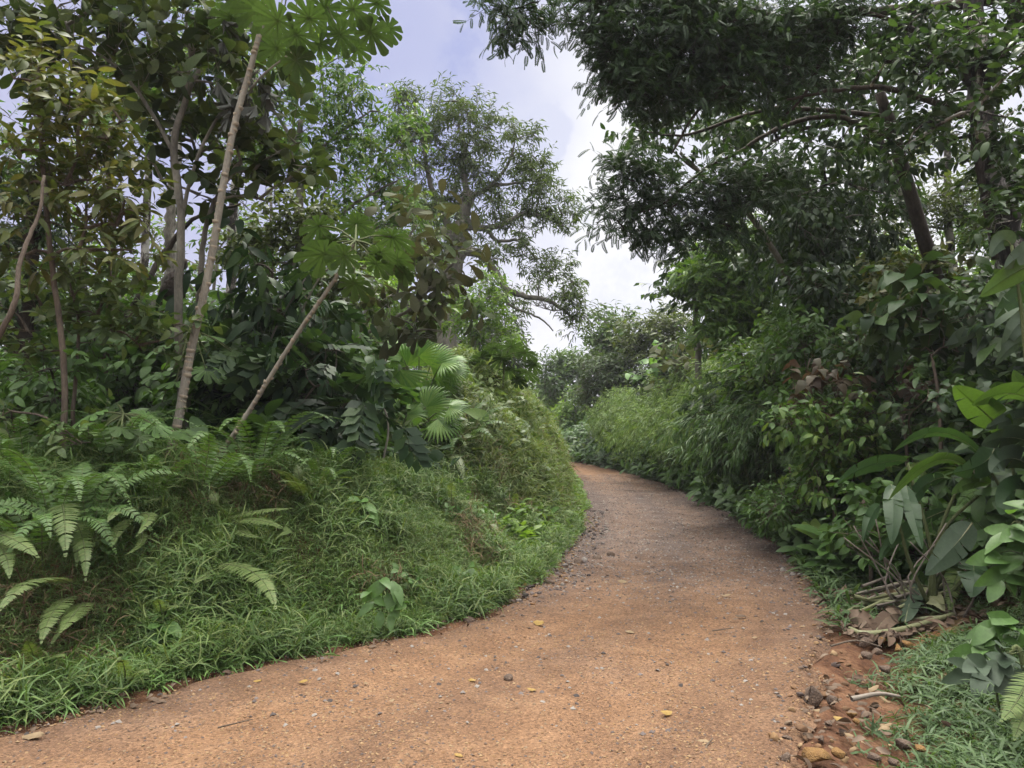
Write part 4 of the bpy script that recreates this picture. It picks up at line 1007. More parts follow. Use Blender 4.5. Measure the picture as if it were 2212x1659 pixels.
def herb(label, base, leaves, leaf='heart', m='herb', stems=None, name='broad_leaf_herb', cat='plant', d0=None, up=(0, -.6, .8), top=None, sr=.006):
    """leaves: (x0,y0, x1,y1[,depth]) from stalk end to tip"""
    b = hit(*base) if d0 is None else P(base[0], base[1], d0)
    if d0 is not None: b[2] = tz(b[0], b[1])
    root = thing(name, label, cat, b)
    g = Geo(); d = b[1]
    tp = top or (sum(l[0] for l in leaves) / len(leaves), min(l[1] for l in leaves))
    T = P(tp[0], tp[1], d - .1); S = tube(g, [b, b * .5 + T * .5 + rng.normal(0, .02, 3), T], sr, sr * .5, 5, 6)
    for l in leaves:
        a = P(l[0], l[1], d - .1); q = S[np.argmin(np.linalg.norm(S - a, axis=1))]; tube(g, [q, a * .5 + q * .5 + [0, 0, .02], a], sr * .4, sr * .3, 4, 2)
    g.build('stem', M['stem'], root, b, True)
    for l in leaves:
        a = P(l[0], l[1], d - .1); t = P(l[2], l[3], d - .1 + (l[4] if len(l) > 4 else -.12)); L = np.linalg.norm(t - a)
        g = Geo(); place(g, LEAVES_V[leaf][rng.integers(0, 4)], a[None], (t - a)[None], (np.array(up) + rng.normal(0, .2, 3))[None], np.array([L]))
        g.build('leaf', M[l[5] if len(l) > 5 else m], root, b)
    return root

def ring_leaves(cx, cy, n, L, sp=.35, jit=.3, squash=.7):
    out = []
    for i in range(n):
        a = i * 2 * math.pi / n + rng.normal(0, jit); x = cx + rng.normal(0, L * sp); y = cy + rng.normal(0, L * sp * .7)
        out.append((x, y, x + math.cos(a) * L * rng.uniform(.75, 1.1), y + math.sin(a) * L * squash * rng.uniform(.75, 1.1) + L * .2))
    return out
herb('herb with heart shaped yellow green leaves near the bottom of the left bank', (825, 1372), [(838, 1252, 790, 1290), (845, 1255, 862, 1285), (822, 1252, 838, 1245), (850, 1262, 872, 1282), (812, 1285, 820, 1310), (835, 1282, 858, 1330), (822, 1320, 820, 1358), (808, 1300, 782, 1318), (842, 1310, 868, 1312), (845, 1325, 846, 1345), (800, 1278, 785, 1276), (855, 1300, 838, 1318)], 'broad', top=(832, 1248))
herb('leafy herb growing at the foot of the left bank above the verge', (345, 1405), [(345, 1352, 318, 1378), (348, 1350, 386, 1348), (340, 1345, 322, 1350), (350, 1340, 356, 1325), (350, 1358, 372, 1385), (338, 1362, 308, 1398), (355, 1362, 385, 1368), (345, 1365, 342, 1400), (345, 1350, 340, 1338)], 'broad', top=(346, 1340))
herb('pale grey green plant with drooping leaves on the bank crest', (780, 1120), [(770, 1082, 742, 1082), (775, 1085, 790, 1075), (782, 1090, 812, 1098), (790, 1095, 826, 1106), (765, 1100, 740, 1112), (800, 1100, 818, 1125), (772, 1100, 768, 1122), (778, 1080, 770, 1070)], 'broad', 'cec_pale')
herb('glossy leaved plant beside the road at the foot of the mound', (1180, 1150), [(1170, 1110, 1150, 1118), (1175, 1108, 1200, 1115), (1180, 1120, 1200, 1138), (1165, 1125, 1145, 1140), (1172, 1100, 1172, 1088), (1185, 1105, 1205, 1100), (1168, 1140, 1160, 1160)], 'broad', 'cec_pale')
herb('yellowish leaf plant half way down the mound face', (1060, 1170), [(1055, 1135, 1045, 1160), (1060, 1132, 1080, 1140), (1050, 1130, 1032, 1128), (1062, 1145, 1078, 1162)], 'broad', 'yellowgreen')
herb('little plant with three long hanging leaves on the slope left of the road', (1160, 1010), [(1148, 972, 1160, 1000), (1142, 970, 1120, 975), (1146, 970, 1150, 995), (1150, 968, 1165, 975)], 'strap', 'light')
herb('weed with bright leaves in the grass near the bend', (1010, 1270), [(1000, 1235, 985, 1262), (1008, 1232, 1030, 1245), (1015, 1238, 1030, 1265), (995, 1230, 975, 1235), (1012, 1225, 1016, 1212)], 'heart')
herb('round leaved weed on the left part of the bank', (600, 1170), [(598, 1148, 585, 1165), (602, 1146, 620, 1152), (600, 1140, 604, 1126), (606, 1155, 615, 1172)], 'heart', 'shrub')
herb('shrubby herb with bright oval leaves overhanging the right road edge', (1670, 1040), ring_leaves(1665, 975, 14, 42, .55), 'broad', 'light', top=(1668, 960))
herb('yellow green broad leaved plant against the dark right bank', (1735, 1080), ring_leaves(1720, 1075, 8, 40, .4), 'broad', 'herb', top=(1722, 1050))
herb('light leaved herb with small flower heads at the lower right edge', (2180, 1420), ring_leaves(2165, 1350, 10, 48, .5) + ring_leaves(2150, 1400, 8, 42, .5), 'broad', 'herb', top=(2150, 1340), sr=.009)
herb('dusty green herb with drooping pointed leaves near the bottom right corner', (2160, 1540), ring_leaves(2168, 1440, 16, 46, .75), 'broad', 'helic_grey', top=(2165, 1420), sr=.008)
herb('small plant with white edged leaves in the right verge grass', (2100, 1470), [(2095, 1450, 2065, 1468), (2098, 1450, 2105, 1490), (2100, 1448, 2125, 1462), (2095, 1445, 2090, 1430), (2102, 1450, 2128, 1440)], 'broad', 'helic_grey')
herb('plant with veined bright leaves at the right edge above the torn leaf', (2215, 1380), ring_leaves(2195, 1230, 10, 54, .5) + ring_leaves(2195, 1150, 9, 50, .5), 'broad', 'herb', top=(2200, 1130), sr=.009)
herb('large leaved plant standing up with two bright blades on the right bank', (1840, 1120), [(1845, 1085, 1830, 1040), (1850, 1085, 1868, 1052), (1840, 1088, 1795, 1092), (1842, 1095, 1812, 1118), (1855, 1090, 1880, 1108)], 'broad', 'helic_bright')
herb('row of glossy leaflets catching light on the right bank', (1880, 1050), [(1850 + 14 * i, 1000 + 6 * (i % 3) + 14 * j, 1838 + 14 * i + 6 * j, 1030 + 16 * j) for i in range(5) for j in range(3)], 'broad', 'mid')

# fan palm on the flank of the mound
def t_fan(seed, n=22, span=3.6):
    r = np.random.default_rng(seed); V, Q, T = [], [], []
    for i in range(n):
        a = -span / 2 + span * (i + .5) / n + math.pi / 2; h = span / n / 2 * 1.02
        L = 1 + r.normal(0, .04); b = len(V)
        for rad, k, dz in ((.02, 1, 0), (.6, 1, -.07), (.85, .55, -.18)):
            for s in (-1, 0, 1):
                th = a + s * h * k; V.append([rad * L * math.cos(th), rad * L * math.sin(th), dz + (.04 * rad if s == 0 else 0)])
        V.append([L * math.cos(a), L * math.sin(a), -.32])
        for k in (0, 3): Q += [[b + k, b + k + 1, b + k + 4, b + k + 3], [b + k + 1, b + k + 2, b + k + 5, b + k + 4]]
        T += [[b + 6, b + 7, b + 9], [b + 7, b + 8, b + 9]]
    return np.array(V), [np.array(Q), np.array(T)]
FAN = [t_fan(i) for i in range(3)]
def fanpalm(label, base, D, fans, m='palm'):
    b = P(base[0], base[1], D); b[2] = tz(b[0], b[1]); root = thing('fan_palm', label, 'palm', b)
    for i, (cx, cy, ang, s, tilt) in enumerate(fans):
        g = Geo(); c = P(cx, cy, D - .2 + .3 * rng.random()); a = R(ang)
        d = np.array([math.cos(a), -.25, math.sin(a)]); n = np.array([0, -1 + tilt, tilt + .2])
        place(g, FAN[i % 3], c[None], d[None], n[None], np.array([s * D / F]))
        tube(g, [b, b * .4 + c * .6 + [0, 0, .1], c], .012, .008, 5, 4, 1); g.build('fan_leaf', [M[m], M['stem']], root, b)
fanpalm('fan palm clump with pleated bright leaves left of the mound top', (905, 960), 11.6, [(880, 790, 100, 55, .2), (862, 800, -100, 70, .1), (850, 815, 200, 55, .4), (905, 770, 70, 50, .5), (930, 790, 40, 60, .3), (955, 785, 20, 55, .6), (945, 820, -60, 55, .2), (900, 830, -80, 60, .2), (870, 770, 130, 50, .5), (975, 800, 0, 45, .4), (915, 850, -120, 50, .3)])
fanpalm('smaller fan palm with drooping pleats below the brown leaved bough', (860, 1000), 10.6, [(850, 880, 160, 55, .2), (840, 900, -120, 55, .3), (880, 895, 20, 50, .4), (920, 880, 40, 60, .3), (945, 905, -20, 60, .5), (900, 925, -70, 50, .2), (970, 880, 10, 45, .5)])
herb('shrub with large oblong light leaves right of the fan palms', (965, 1010), ring_leaves(950, 900, 10, 62, .5) + ring_leaves(975, 930, 6, 58, .4), 'obov', 'light', d0=10.9, top=(955, 880), sr=.012)
herb('low dark plant with pointed leaves under the fan palms', (880, 1050), ring_leaves(850, 990, 12, 44, .7) + ring_leaves(920, 1000, 10, 42, .7), 'heart', 'dark', d0=10.0, top=(880, 960), sr=.009)
herb('dark leafy shrub in the hollow behind the grass bank', (800, 1060), ring_leaves(790, 960, 12, 46, .7) + ring_leaves(860, 960, 12, 44, .8) + ring_leaves(900, 1000, 10, 40, .8), 'broad', 'dark', d0=10.2, top=(830, 930), sr=.012)

# thin crooked sapling
g = Geo(); q = [hit(815, 1045)]; d = q[0][1]; q += [P(826, 1000, d), P(838, 940, d), P(836, 900, d), P(826, 870, d), P(826, 820, d), P(833, 775, d)]
tube(g, q, .016, .006, 6, 5); o = g.build('bare_sapling', M['bark_grey'], None, q[0], True); tag(o, 'thin crooked bare sapling stem standing in front of the fan palms', 'sapling')
# ------------------------------------------------------------------ trees on the left
def rp(n, x0, x1, y0, y1, rx=(30, 55), asp=.8, dd=.6, test=None):
    out = []
    while len(out) < n:
        x, y = rng.uniform(x0, x1), rng.uniform(y0, y1)
        if test is not None and not test(x, y): continue
        r = rng.uniform(*rx); out.append((x, y, r, r * asp * rng.uniform(.8, 1.15), rng.normal(0, dd)))
    return out

def nest(root, b):
    g = Geo(); c = P(368, 632, 9.8); V = t_stone(5)[0]
    V = np.vstack([V]); F0 = t_stone(5)[1]
    pts = [P(385, 585, 9.85), P(378, 615, 9.8), P(366, 645, 9.8), P(352, 672, 9.85)]
    tube(g, pts, .05, .05, 10, 6, radii=[.05, .12, .15, .13, .03], wob=.012)
    g.build('termite_nest', M['nest'], root, b, True)
tree('grey forked tree with a dark termite nest on its bent stem', 10, [(272, 955), (285, 880), (298, 800), (318, 720), (338, 672), (360, 625), (374, 588), (370, 540), (368, 470), (374, 400), (384, 330), (376, 250), (390, 170)], .115, .05,
     [(330, 180, 46, 36), (420, 150, 50, 36), (380, 100, 60, 40), (470, 190, 40, 30), (300, 120, 40, 30), (440, 80, 50, 36), (350, 250, 36, 28)], 'round', .14, 'canopy', 'bark_lichen', 1.1, limbs=[{'p': [(360, 625), (385, 580), (400, 570), (388, 560)], 'r0': .07, 'r1': .04, 'm': 'bark_dark'}, {'p': [(348, 560, 9.9), (300, 640, 9.7), (262, 700, 9.5)], 'r0': .04, 'r1': .03, 'm': 'bark_dark'}, {'p': [(348, 560, 9.9), (390, 500, 9.9), (440, 460, 9.8), (520, 440, 9.8)], 'r0': .04, 'r1': .015, 'm': 'bark_dark'}], extra=nest)
tree('straight pale trunked tree behind the forked tree on the left', 13, [(300, 940), (306, 800), (311, 700), (313, 560), (320, 400), (326, 250), (330, 120)], .085, .05,
     rp(12, 180, 520, -40, 240, (36, 60), .7), 'small', .13, 'mid', 'bark_white', .8)
tree('reddish brown trunked tree left of the pale trunks', 9.3, [(214, 950), (222, 850), (228, 760), (240, 640), (242, 500), (236, 400), (240, 280)], .062, .035,
     [(200, 300, 40, 30), (270, 260, 44, 30), (160, 360, 36, 28), (280, 360, 36, 30), (230, 200, 44, 34)], 'broad', .13, 'yellowgreen', 'bark_brown', 1.2)
tree('dark shaggy trunk with hanging vines at the far left', 8.8, [(45, 960), (52, 800), (55, 680), (62, 560), (72, 470), (66, 380)], .12, .07,
     rp(8, -40, 150, 380, 620, (36, 55), .8) + rp(5, -40, 120, 600, 900, (30, 45), .9), 'small', .10, 'canopy', 'bark_dark', 1.6, droop=.7,
     limbs=[{'p': [(-5, 730, 5.6), (34, 650, 5.6), (42, 580, 5.7), (60, 520, 5.8), (85, 460, 5.9), (96, 380, 6)], 'r0': .022, 'r1': .012, 'm': 'bark_brown'}])
# big leaved trees
tree('large leaved tree with round grey green leaves filling the upper left corner', 7.9, [(402, 960), (385, 700), (392, 470), (375, 330), (398, 220), (430, 150)], .05, .03,
     [(60, 40, 70, 44), (150, 70, 70, 50), (230, 20, 60, 40), (250, 110, 60, 40), (330, 60, 60, 44), (400, 30, 56, 40), (420, 110, 56, 44), (350, 150, 50, 36), (490, 110, 46, 36), (460, 180, 40, 34), (180, 150, 50, 36), (90, 130, 56, 36), (300, 190, 46, 30), (20, 100, 50, 40), (-20, 30, 60, 50), (130, 10, 60, 36), (290, 0, 60, 36), (460, 40, 50, 36)], 'obov', .205, 'bigleaf', 'bark_grey', 1.7, k=5, droop=.35, spread=.3, twr=.012, ground=True,
     limbs=[{'p': [(392, 470), (430, 330), (500, 210), (560, 150)], 'r0': .022, 'r1': .01}, {'p': [(375, 330), (300, 200), (220, 120), (120, 80)], 'r0': .024, 'r1': .01}, {'p': [(398, 220), (410, 120), (400, 20)], 'r0': .02, 'r1': .01}])
tree('large leaved tree whose broad upturned leaf rosettes crowd around the ringed trunk', 8.4, [(402, 900), (430, 640), (440, 520), (470, 420), (520, 350)], .04, .022,
     [(350, 300, 44, 34), (400, 270, 44, 30), (310, 340, 40, 32), (400, 340, 46, 34), (450, 320, 46, 34), (560, 290, 46, 34), (600, 330, 48, 36), (640, 310, 36, 30), (545, 370, 46, 34), (480, 390, 46, 32), (620, 390, 42, 32), (350, 390, 40, 30), (560, 430, 46, 28), (430, 420, 44, 28), (655, 360, 30, 26), (510, 300, 36, 28), (580, 250, 36, 28)], 'obov', .22, 'bigleaf', 'bark_grey', 1.35, k=6, droop=.05, up=.5, spread=.3, twr=.012)
tree('yellowish green tree with slender leaves at the left edge', 6.6, [(135, 1000), (140, 800), (118, 620), (100, 460), (90, 300), (80, 180)], .03, .018,
     [(30, 170, 44, 36), (80, 150, 44, 36), (60, 240, 50, 40), (130, 220, 46, 36), (180, 250, 44, 34), (210, 220, 36, 28), (100, 310, 50, 36), (170, 330, 48, 34), (30, 330, 44, 40), (230, 300, 40, 30), (60, 400, 50, 36), (140, 400, 48, 32), (210, 390, 44, 32), (270, 430, 40, 30), (30, 470, 44, 34), (110, 480, 48, 32), (190, 470, 44, 30), (260, 490, 40, 28), (300, 460, 34, 26), (80, 540, 46, 30), (170, 540, 40, 26), (20, 560, 40, 34), (280, 540, 30, 22)], 'droop', .135, 'yellowgreen', 'bark_brown', 1.25, droop=.2, k=7)
tree('tiered shrub with pale leaf tips under the yellowish tree', 7.1, [(162, 1000), (158, 900), (165, 800), (170, 700), (150, 600)], .022, .012,
     [(60, 620, 40, 24), (120, 600, 44, 24), (180, 580, 44, 24), (240, 570, 40, 24), (90, 660, 44, 24), (160, 640, 46, 24), (240, 630, 44, 24), (60, 715, 44, 22), (130, 700, 44, 22), (210, 680, 44, 22), (290, 670, 44, 22), (250, 715, 44, 22), (330, 700, 40, 20), (360, 730, 36, 18), (300, 745, 40, 18), (170, 740, 44, 20), (100, 760, 40, 20), (390, 700, 30, 18), (20, 670, 36, 24), (30, 760, 36, 24)], 'broad', .13, 'shrub', 'bark_brown', 1.5, droop=.05, up=.45, flat=.5, k=7, cat='shrub')
tree('dark bushy shrub in the shade at the far left above the ferns', 7.8, [(60, 985), (70, 900), (80, 830)], .02, .012,
     rp(12, -30, 150, 780, 940, (34, 48), .8), 'broad', .12, 'under', 'bark_dark', 1.8, cat='shrub')
tree('grey leaved bush low on the left behind the ferns', 7.3, [(150, 1000), (140, 940)], .016, .01,
     rp(8, -20, 330, 880, 960, (30, 42), .7), 'broad', .12, 'shrub', 'bark_brown', 1.2, cat='shrub')
tree('very dark glossy shrub with big hanging leaves at the centre left', 8.7, [(510, 1040), (515, 930), (530, 820), (555, 700), (590, 590)], .035, .018,
     [(560, 570, 40, 34), (610, 600, 40, 34), (540, 640, 44, 36), (600, 670, 44, 36), (500, 700, 40, 34), (650, 690, 40, 34), (560, 730, 46, 36), (480, 780, 44, 36), (540, 800, 50, 40), (610, 780, 46, 38), (670, 770, 40, 34), (470, 850, 46, 38), (540, 880, 50, 40), (610, 860, 46, 40), (680, 850, 42, 36), (450, 920, 44, 36), (520, 950, 50, 38), (590, 940, 46, 38), (660, 920, 44, 36), (710, 900, 36, 34), (600, 1000, 48, 30), (680, 990, 46, 32), (530, 1010, 48, 30), (740, 880, 30, 34), (730, 960, 34, 30)], 'droop', .25, 'dark', 'bark_dark', 1.9, droop=.75, k=6, spread=.3, twr=.012, cat='shrub',
     limbs=[{'p': [(620, 900), (600, 800), (650, 680), (690, 600), (740, 560)], 'r0': .018, 'r1': .008, 'm': 'bark_grey'}, {'p': [(480, 960), (560, 790), (600, 700), (660, 600)], 'r0': .018, 'r1': .008, 'm': 'bark_grey'}])
tree('dark shrub with rows of oval leaflets beside the slanting cecropia trunk', 8.0, [(640, 1050), (650, 950), (660, 860)], .02, .012,
     [(690, 730, 36, 28), (725, 755, 30, 22), (660, 800, 40, 34), (705, 830, 36, 32), (690, 890, 40, 34), (700, 940, 34, 28), (660, 960, 40, 30)], 'pinn_big', .42, 'dark', 'bark_dark', 1.2, droop=.5, k=3, cat='shrub', twr=.01)
tree('brownish leaved bough of a large leaved tree above the fan palms', 10.2, [(690, 1000), (735, 790), (800, 715), (880, 672), (940, 610), (985, 560)], .035, .016,
     [(880, 520, 36, 26), (930, 560, 38, 26), (860, 590, 36, 24), (915, 620, 40, 26), (970, 600, 38, 26), (990, 560, 30, 24), (880, 660, 40, 26), (940, 670, 42, 26), (985, 650, 34, 24), (900, 715, 40, 22), (955, 715, 36, 22), (840, 640, 34, 22), (820, 590, 30, 20), (900, 490, 34, 24), (850, 540, 34, 20), (1000, 610, 24, 22)], 'obov', .24, 'brownleaf', 'bark_grey', 1.3, droop=.35, k=5, spread=.3)
tree('bushy tree with small brown green leaves behind the young cecropia', 10.6, [(585, 1000), (600, 800), (630, 600), (650, 480)], .04, .02,
     [(560, 500, 46, 32), (620, 480, 46, 32), (600, 540, 46, 32), (660, 530, 46, 30), (560, 570, 44, 30), (680, 470, 44, 30), (720, 620, 44, 32), (680, 600, 44, 30), (640, 440, 40, 30), (780, 640, 40, 30), (510, 540, 40, 30)], 'broad', .11, 'olive', 'bark_grey', 1.5)
tree('airy light green tree in the middle distance, its leaves against the blue sky', 14, [(672, 960), (665, 760), (655, 560), (648, 420), (640, 330), (650, 260)], .11, .05,
     [(690, 150, 46, 34), (740, 120, 44, 30), (780, 170, 40, 34), (640, 190, 46, 36), (700, 210, 46, 34), (760, 225, 44, 34), (610, 250, 44, 34), (660, 280, 46, 32), (720, 280, 44, 30), (790, 270, 40, 30), (840, 250, 36, 30), (600, 330, 40, 34), (690, 340, 46, 30), (750, 330, 44, 30), (820, 330, 40, 30), (870, 300, 40, 34), (640, 390, 46, 30), (720, 400, 46, 30), (790, 390, 44, 30), (850, 380, 44, 32), (690, 450, 44, 28), (760, 450, 44, 28), (830, 440, 44, 30), (890, 430, 40, 30), (800, 500, 40, 28), (870, 490, 40, 28), (560, 180, 40, 34), (590, 120, 44, 30), (640, 120, 40, 30), (510, 240, 36, 30)], 'small', .15, 'mid', 'bark_grey', .85, droop=.5, k=8,
     limbs=[{'p': [(648, 420), (690, 330), (730, 290), (800, 240)], 'r0': .05, 'r1': .015}, {'p': [(655, 560), (740, 460), (800, 420), (880, 380)], 'r0': .045, 'r1': .015}, {'p': [(650, 330), (600, 250), (560, 190)], 'r0': .04, 'r1': .015}])
# the big spreading tree
tree('large spreading tree with crooked limbs reaching over the mound towards the road', 24, [(965, 870), (968, 760), (972, 640), (985, 545), (1002, 470), (1010, 420)], .42, .22,
     [(860, 235, 34, 22), (905, 215, 34, 20), (950, 222, 36, 22), (995, 220, 34, 22), (1030, 245, 34, 24), (1050, 280, 30, 24), (880, 265, 34, 22), (930, 265, 38, 24), (985, 270, 38, 24), (1010, 310, 36, 24), (950, 310, 36, 22), (900, 310, 32, 22), (1030, 345, 30, 22), (980, 350, 34, 20), (880, 360, 34, 22), (930, 370, 34, 22), (840, 300, 30, 26),
      (1100, 272, 22, 20), (1120, 300, 24, 20), (1140, 290, 16, 14), (1110, 335, 24, 20), (1150, 335, 20, 18), (1130, 370, 30, 22), (1170, 365, 24, 20), (1085, 400, 30, 22), (1130, 410, 32, 22), (1175, 405, 28, 22), (1205, 430, 26, 20), (1160, 445, 32, 20), (1110, 450, 32, 20), (1060, 440, 32, 22), (1215, 465, 26, 18), (1180, 480, 30, 18), (1225, 495, 24, 16), (1135, 490, 30, 16), (1070, 480, 28, 18), (1010, 420, 30, 20), (1000, 390, 30, 22), (960, 430, 34, 26), (920, 440, 36, 28), (945, 490, 36, 28), (1050, 380, 26, 22),
      (1070, 520, 28, 14), (1120, 535, 30, 14), (1090, 560, 28, 14), (1150, 560, 30, 16), (1060, 555, 22, 16), (1180, 590, 30, 16), (1215, 610, 28, 18), (1165, 610, 24, 14), (1245, 640, 26, 18), (1215, 650, 24, 14), (1250, 670, 24, 18), (1235, 700, 22, 16), (1200, 580, 26, 16), (1270, 680, 18, 14), (990, 500, 26, 22), (960, 560, 30, 30), (1040, 600, 22, 16), (1110, 650, 20, 18), (1100, 690, 22, 20), (1060, 640, 20, 18)],
     'narrow', .21, 'spreading', 'bark_grey', 1.0, droop=.35, k=8, twr=.016, brr=.026, deep=1.6, spread=.2,
     limbs=[{'p': [(985, 545), (1030, 545), (1058, 572), (1080, 605), (1098, 628), (1135, 640), (1180, 648), (1215, 668), (1240, 690)], 'r0': .17, 'r1': .04}, {'p': [(1098, 628), (1095, 655), (1130, 672), (1170, 690), (1195, 715)], 'r0': .06, 'r1': .02}, {'p': [(1002, 490), (1050, 492), (1085, 485), (1130, 462), (1180, 470), (1220, 490)], 'r0': .13, 'r1': .03},
            {'p': [(1050, 492), (1075, 520), (1120, 520), (1160, 560)], 'r0': .08, 'r1': .025}, {'p': [(1010, 430), (1000, 370), (1005, 320), (990, 280)], 'r0': .12, 'r1': .03}, {'p': [(1010, 430), (1060, 400), (1100, 350), (1115, 290)], 'r0': .09, 'r1': .02}, {'p': [(985, 545), (960, 470), (930, 400), (915, 320), (900, 260)], 'r0': .14, 'r1': .03}, {'p': [(1060, 400), (1120, 395), (1170, 380)], 'r0': .06, 'r1': .02}])
def fine_twigs(root, b):
    for j, (x, y) in enumerate([(1180, 668), (1160, 662), (1195, 672)]):
        g = Geo()
        for i in range(9):
            a = rng.uniform(-.9, 1.5); q = P(x, y, 24); e = P(x + 46 * math.sin(a), y - 40 * math.cos(a) * .8, 24 + rng.normal(0, .3)); tube(g, [q, q * .5 + e * .5 + rng.normal(0, .05, 3), e], .012, .005, 4, 3)
        g.build('bare_twigs', M['bark_grey'], root, b)
fine_twigs([o for o in C.objects if o.get('label', '').startswith('large spreading')][0], np.array([o for o in C.objects if o.get('label', '').startswith('large spreading')][0].location))
tree('slim tree with pale vine hung trunks and a bright crown behind the mound', 19, [(1022, 830), (1024, 760), (1028, 690), (1036, 640)], .09, .04,
     [(1040, 610, 28, 20), (1010, 640, 24, 24), (1050, 645, 30, 24), (1070, 675, 28, 24), (1030, 675, 26, 24), (1075, 720, 30, 22), (1050, 740, 26, 20), (1005, 690, 22, 30), (1090, 750, 28, 18), (1030, 720, 18, 20)], 'small', .16, 'light', 'bark_lichen', 1.2, limbs=[{'p': [(1034, 820), (1036, 740), (1042, 660)], 'r0': .05, 'r1': .03}, {'p': [(1028, 820), (1018, 720), (1016, 660)], 'r0': .03, 'r1': .02}])
tree('dark rounded tree just behind the lobed sapling', 27, [(1105, 860), (1108, 760)], .12, .06, [(1085, 735, 30, 26), (1115, 760, 28, 24), (1100, 790, 34, 24), (1130, 795, 22, 20), (1060, 770, 28, 26), (1075, 700, 22, 22)], 'small', .22, 'far_dark', 'bark_grey', 1.6)
# pale trunks in the wood behind
tree('pale leaning trunk in the wood behind the fan palms', 19, [(808, 850), (835, 790), (865, 735), (905, 680)], .20, .12, rp(6, 800, 960, 520, 680, (36, 50), .7), 'small', .2, 'mid', 'bark_white', .7)
tree('thick pale trunk seen through the dark shrub leaves', 21, [(680, 900), (692, 800), (712, 700), (725, 600)], .24, .15, rp(8, 620, 840, 420, 640, (40, 56), .7), 'small', .2, 'olive', 'bark_white', .7)
tree('white upright trunk high behind the large leaved tree', 17, [(505, 920), (500, 700), (498, 540), (508, 420), (530, 260), (560, 120)], .13, .08, rp(10, 420, 660, 60, 330, (36, 56), .7), 'small', .17, 'mid', 'bark_white', .6, limbs=[{'p': [(520, 330), (480, 250), (470, 160), (500, 120)], 'r0': .09, 'r1': .05}])
tree('pale slanting trunk with little foliage between the dark shrubs', 18, [(640, 930), (660, 780), (715, 640), (760, 560)], .10, .05, rp(6, 700, 860, 560, 700, (36, 50), .7), 'small', .18, 'light', 'bark_lichen', .8)
tree('dark mossy trunk leaning right in the shaded wood at left', 12, [(475, 960), (440, 860), (400, 780), (350, 740)], .09, .05, rp(6, 300, 470, 700, 800, (36, 50), .6), 'small', .14, 'under', 'bark_dark', .9)
# woodland behind on the left
for i, (x, D, y0, y1, wd, leaf, lm, cov, lab) in enumerate([
    (90, 16, 420, 800, 130, 'small', 'mid', .8, 'mid green woodland tree far back at the left edge'),
    (220, 20, 380, 780, 130, 'small', 'light', .7, 'bright woodland tree glowing behind the reddish brown trunk'),
    (330, 17, 460, 820, 120, 'small', 'mid', .8, 'woodland tree behind the termite nest'),
    (440, 22, 430, 800, 120, 'round', 'olive', .7, 'olive woodland tree behind the upper part of the ringed trunk'),
    (560, 24, 500, 850, 120, 'small', 'mid', .8, 'woodland tree behind the very dark glossy shrub'),
    (680, 25, 520, 860, 110, 'small', 'far', .9, 'woodland tree behind the thick pale trunk'),
    (790, 22, 480, 860, 110, 'small', 'olive', .9, 'olive woodland tree above the pale leaning trunk'),
    (880, 27, 440, 860, 100, 'small', 'mid', .9, 'woodland tree just left of the large spreading tree'),
    (160, 30, 560, 860, 150, 'small', 'far', .9, 'distant tree low behind the tiered shrub'),
    (400, 33, 620, 880, 160, 'small', 'light', .9, 'sunlit distant tree low behind the cecropia seedlings'),
    (620, 34, 660, 880, 150, 'small', 'far', 1., 'distant tree low between the pale trunks'),
    (800, 34, 680, 880, 140, 'small', 'light', 1., 'sunlit distant tree low behind the fan palms'),
    (-60, 22, 500, 880, 150, 'small', 'far_dark', 1., 'dark distant tree cut by the left edge'),
    (960, 33, 640, 860, 100, 'small', 'far', 1., 'distant tree under the crooked limb of the spreading tree')]):
    tree(lab, D, [(x + rng.normal(0, 15), 900), (x + rng.normal(0, 15), y1 - 80), (x, (y0 + y1) / 2)], .006 * D, .003 * D, rp(11, x - wd, x + wd, y0, y1, (40, 64), .72, 1.2), leaf, .011 * D, lm, 'bark_grey', cov * (.5 if D < 26 else .8), k=7, twr=.0012 * D)
for x0, y0, x1, y1, D, r, bk, lab in [
    (118, 960, 100, 330, 10.4, .032, 'bark_lichen', 'slender lichened trunk between the shaggy dark trunk and the reddish brown one'),
    (182, 960, 196, 260, 11.5, .036, 'bark_white', 'thin white trunk just left of the reddish brown trunk'),
    (250, 960, 262, 300, 12.0, .030, 'bark_lichen', 'thin pale trunk just right of the reddish brown trunk'),
    (452, 950, 470, 250, 11.2, .034, 'bark_lichen', 'slim pale trunk right of the forked grey tree'),
    (20, 960, -5, 300, 10.0, .030, 'bark_grey', 'slender grey trunk at the very left edge'),
    (600, 940, 585, 300, 13.5, .045, 'bark_white', 'slim white trunk rising out of the very dark glossy shrub'),
    (760, 900, 745, 380, 15.5, .055, 'bark_lichen', 'slim lichened trunk between the young cecropia and the spreading tree')]:
    tree(lab, D, [(x0, y0), (x0 * .7 + x1 * .3 + rng.normal(0, 6), y0 * .7 + y1 * .3), (x0 * .4 + x1 * .6 + rng.normal(0, 8), y0 * .4 + y1 * .6), (x1, y1)], r, r * .5, [(x1 - 15, y1 + 30, 34, 26), (x1 + 30, y1 + 10, 34, 24), (x1, y1 - 30, 36, 26)], 'small', .012 * D, 'mid', bk, .7, k=7, name='slender_tree')
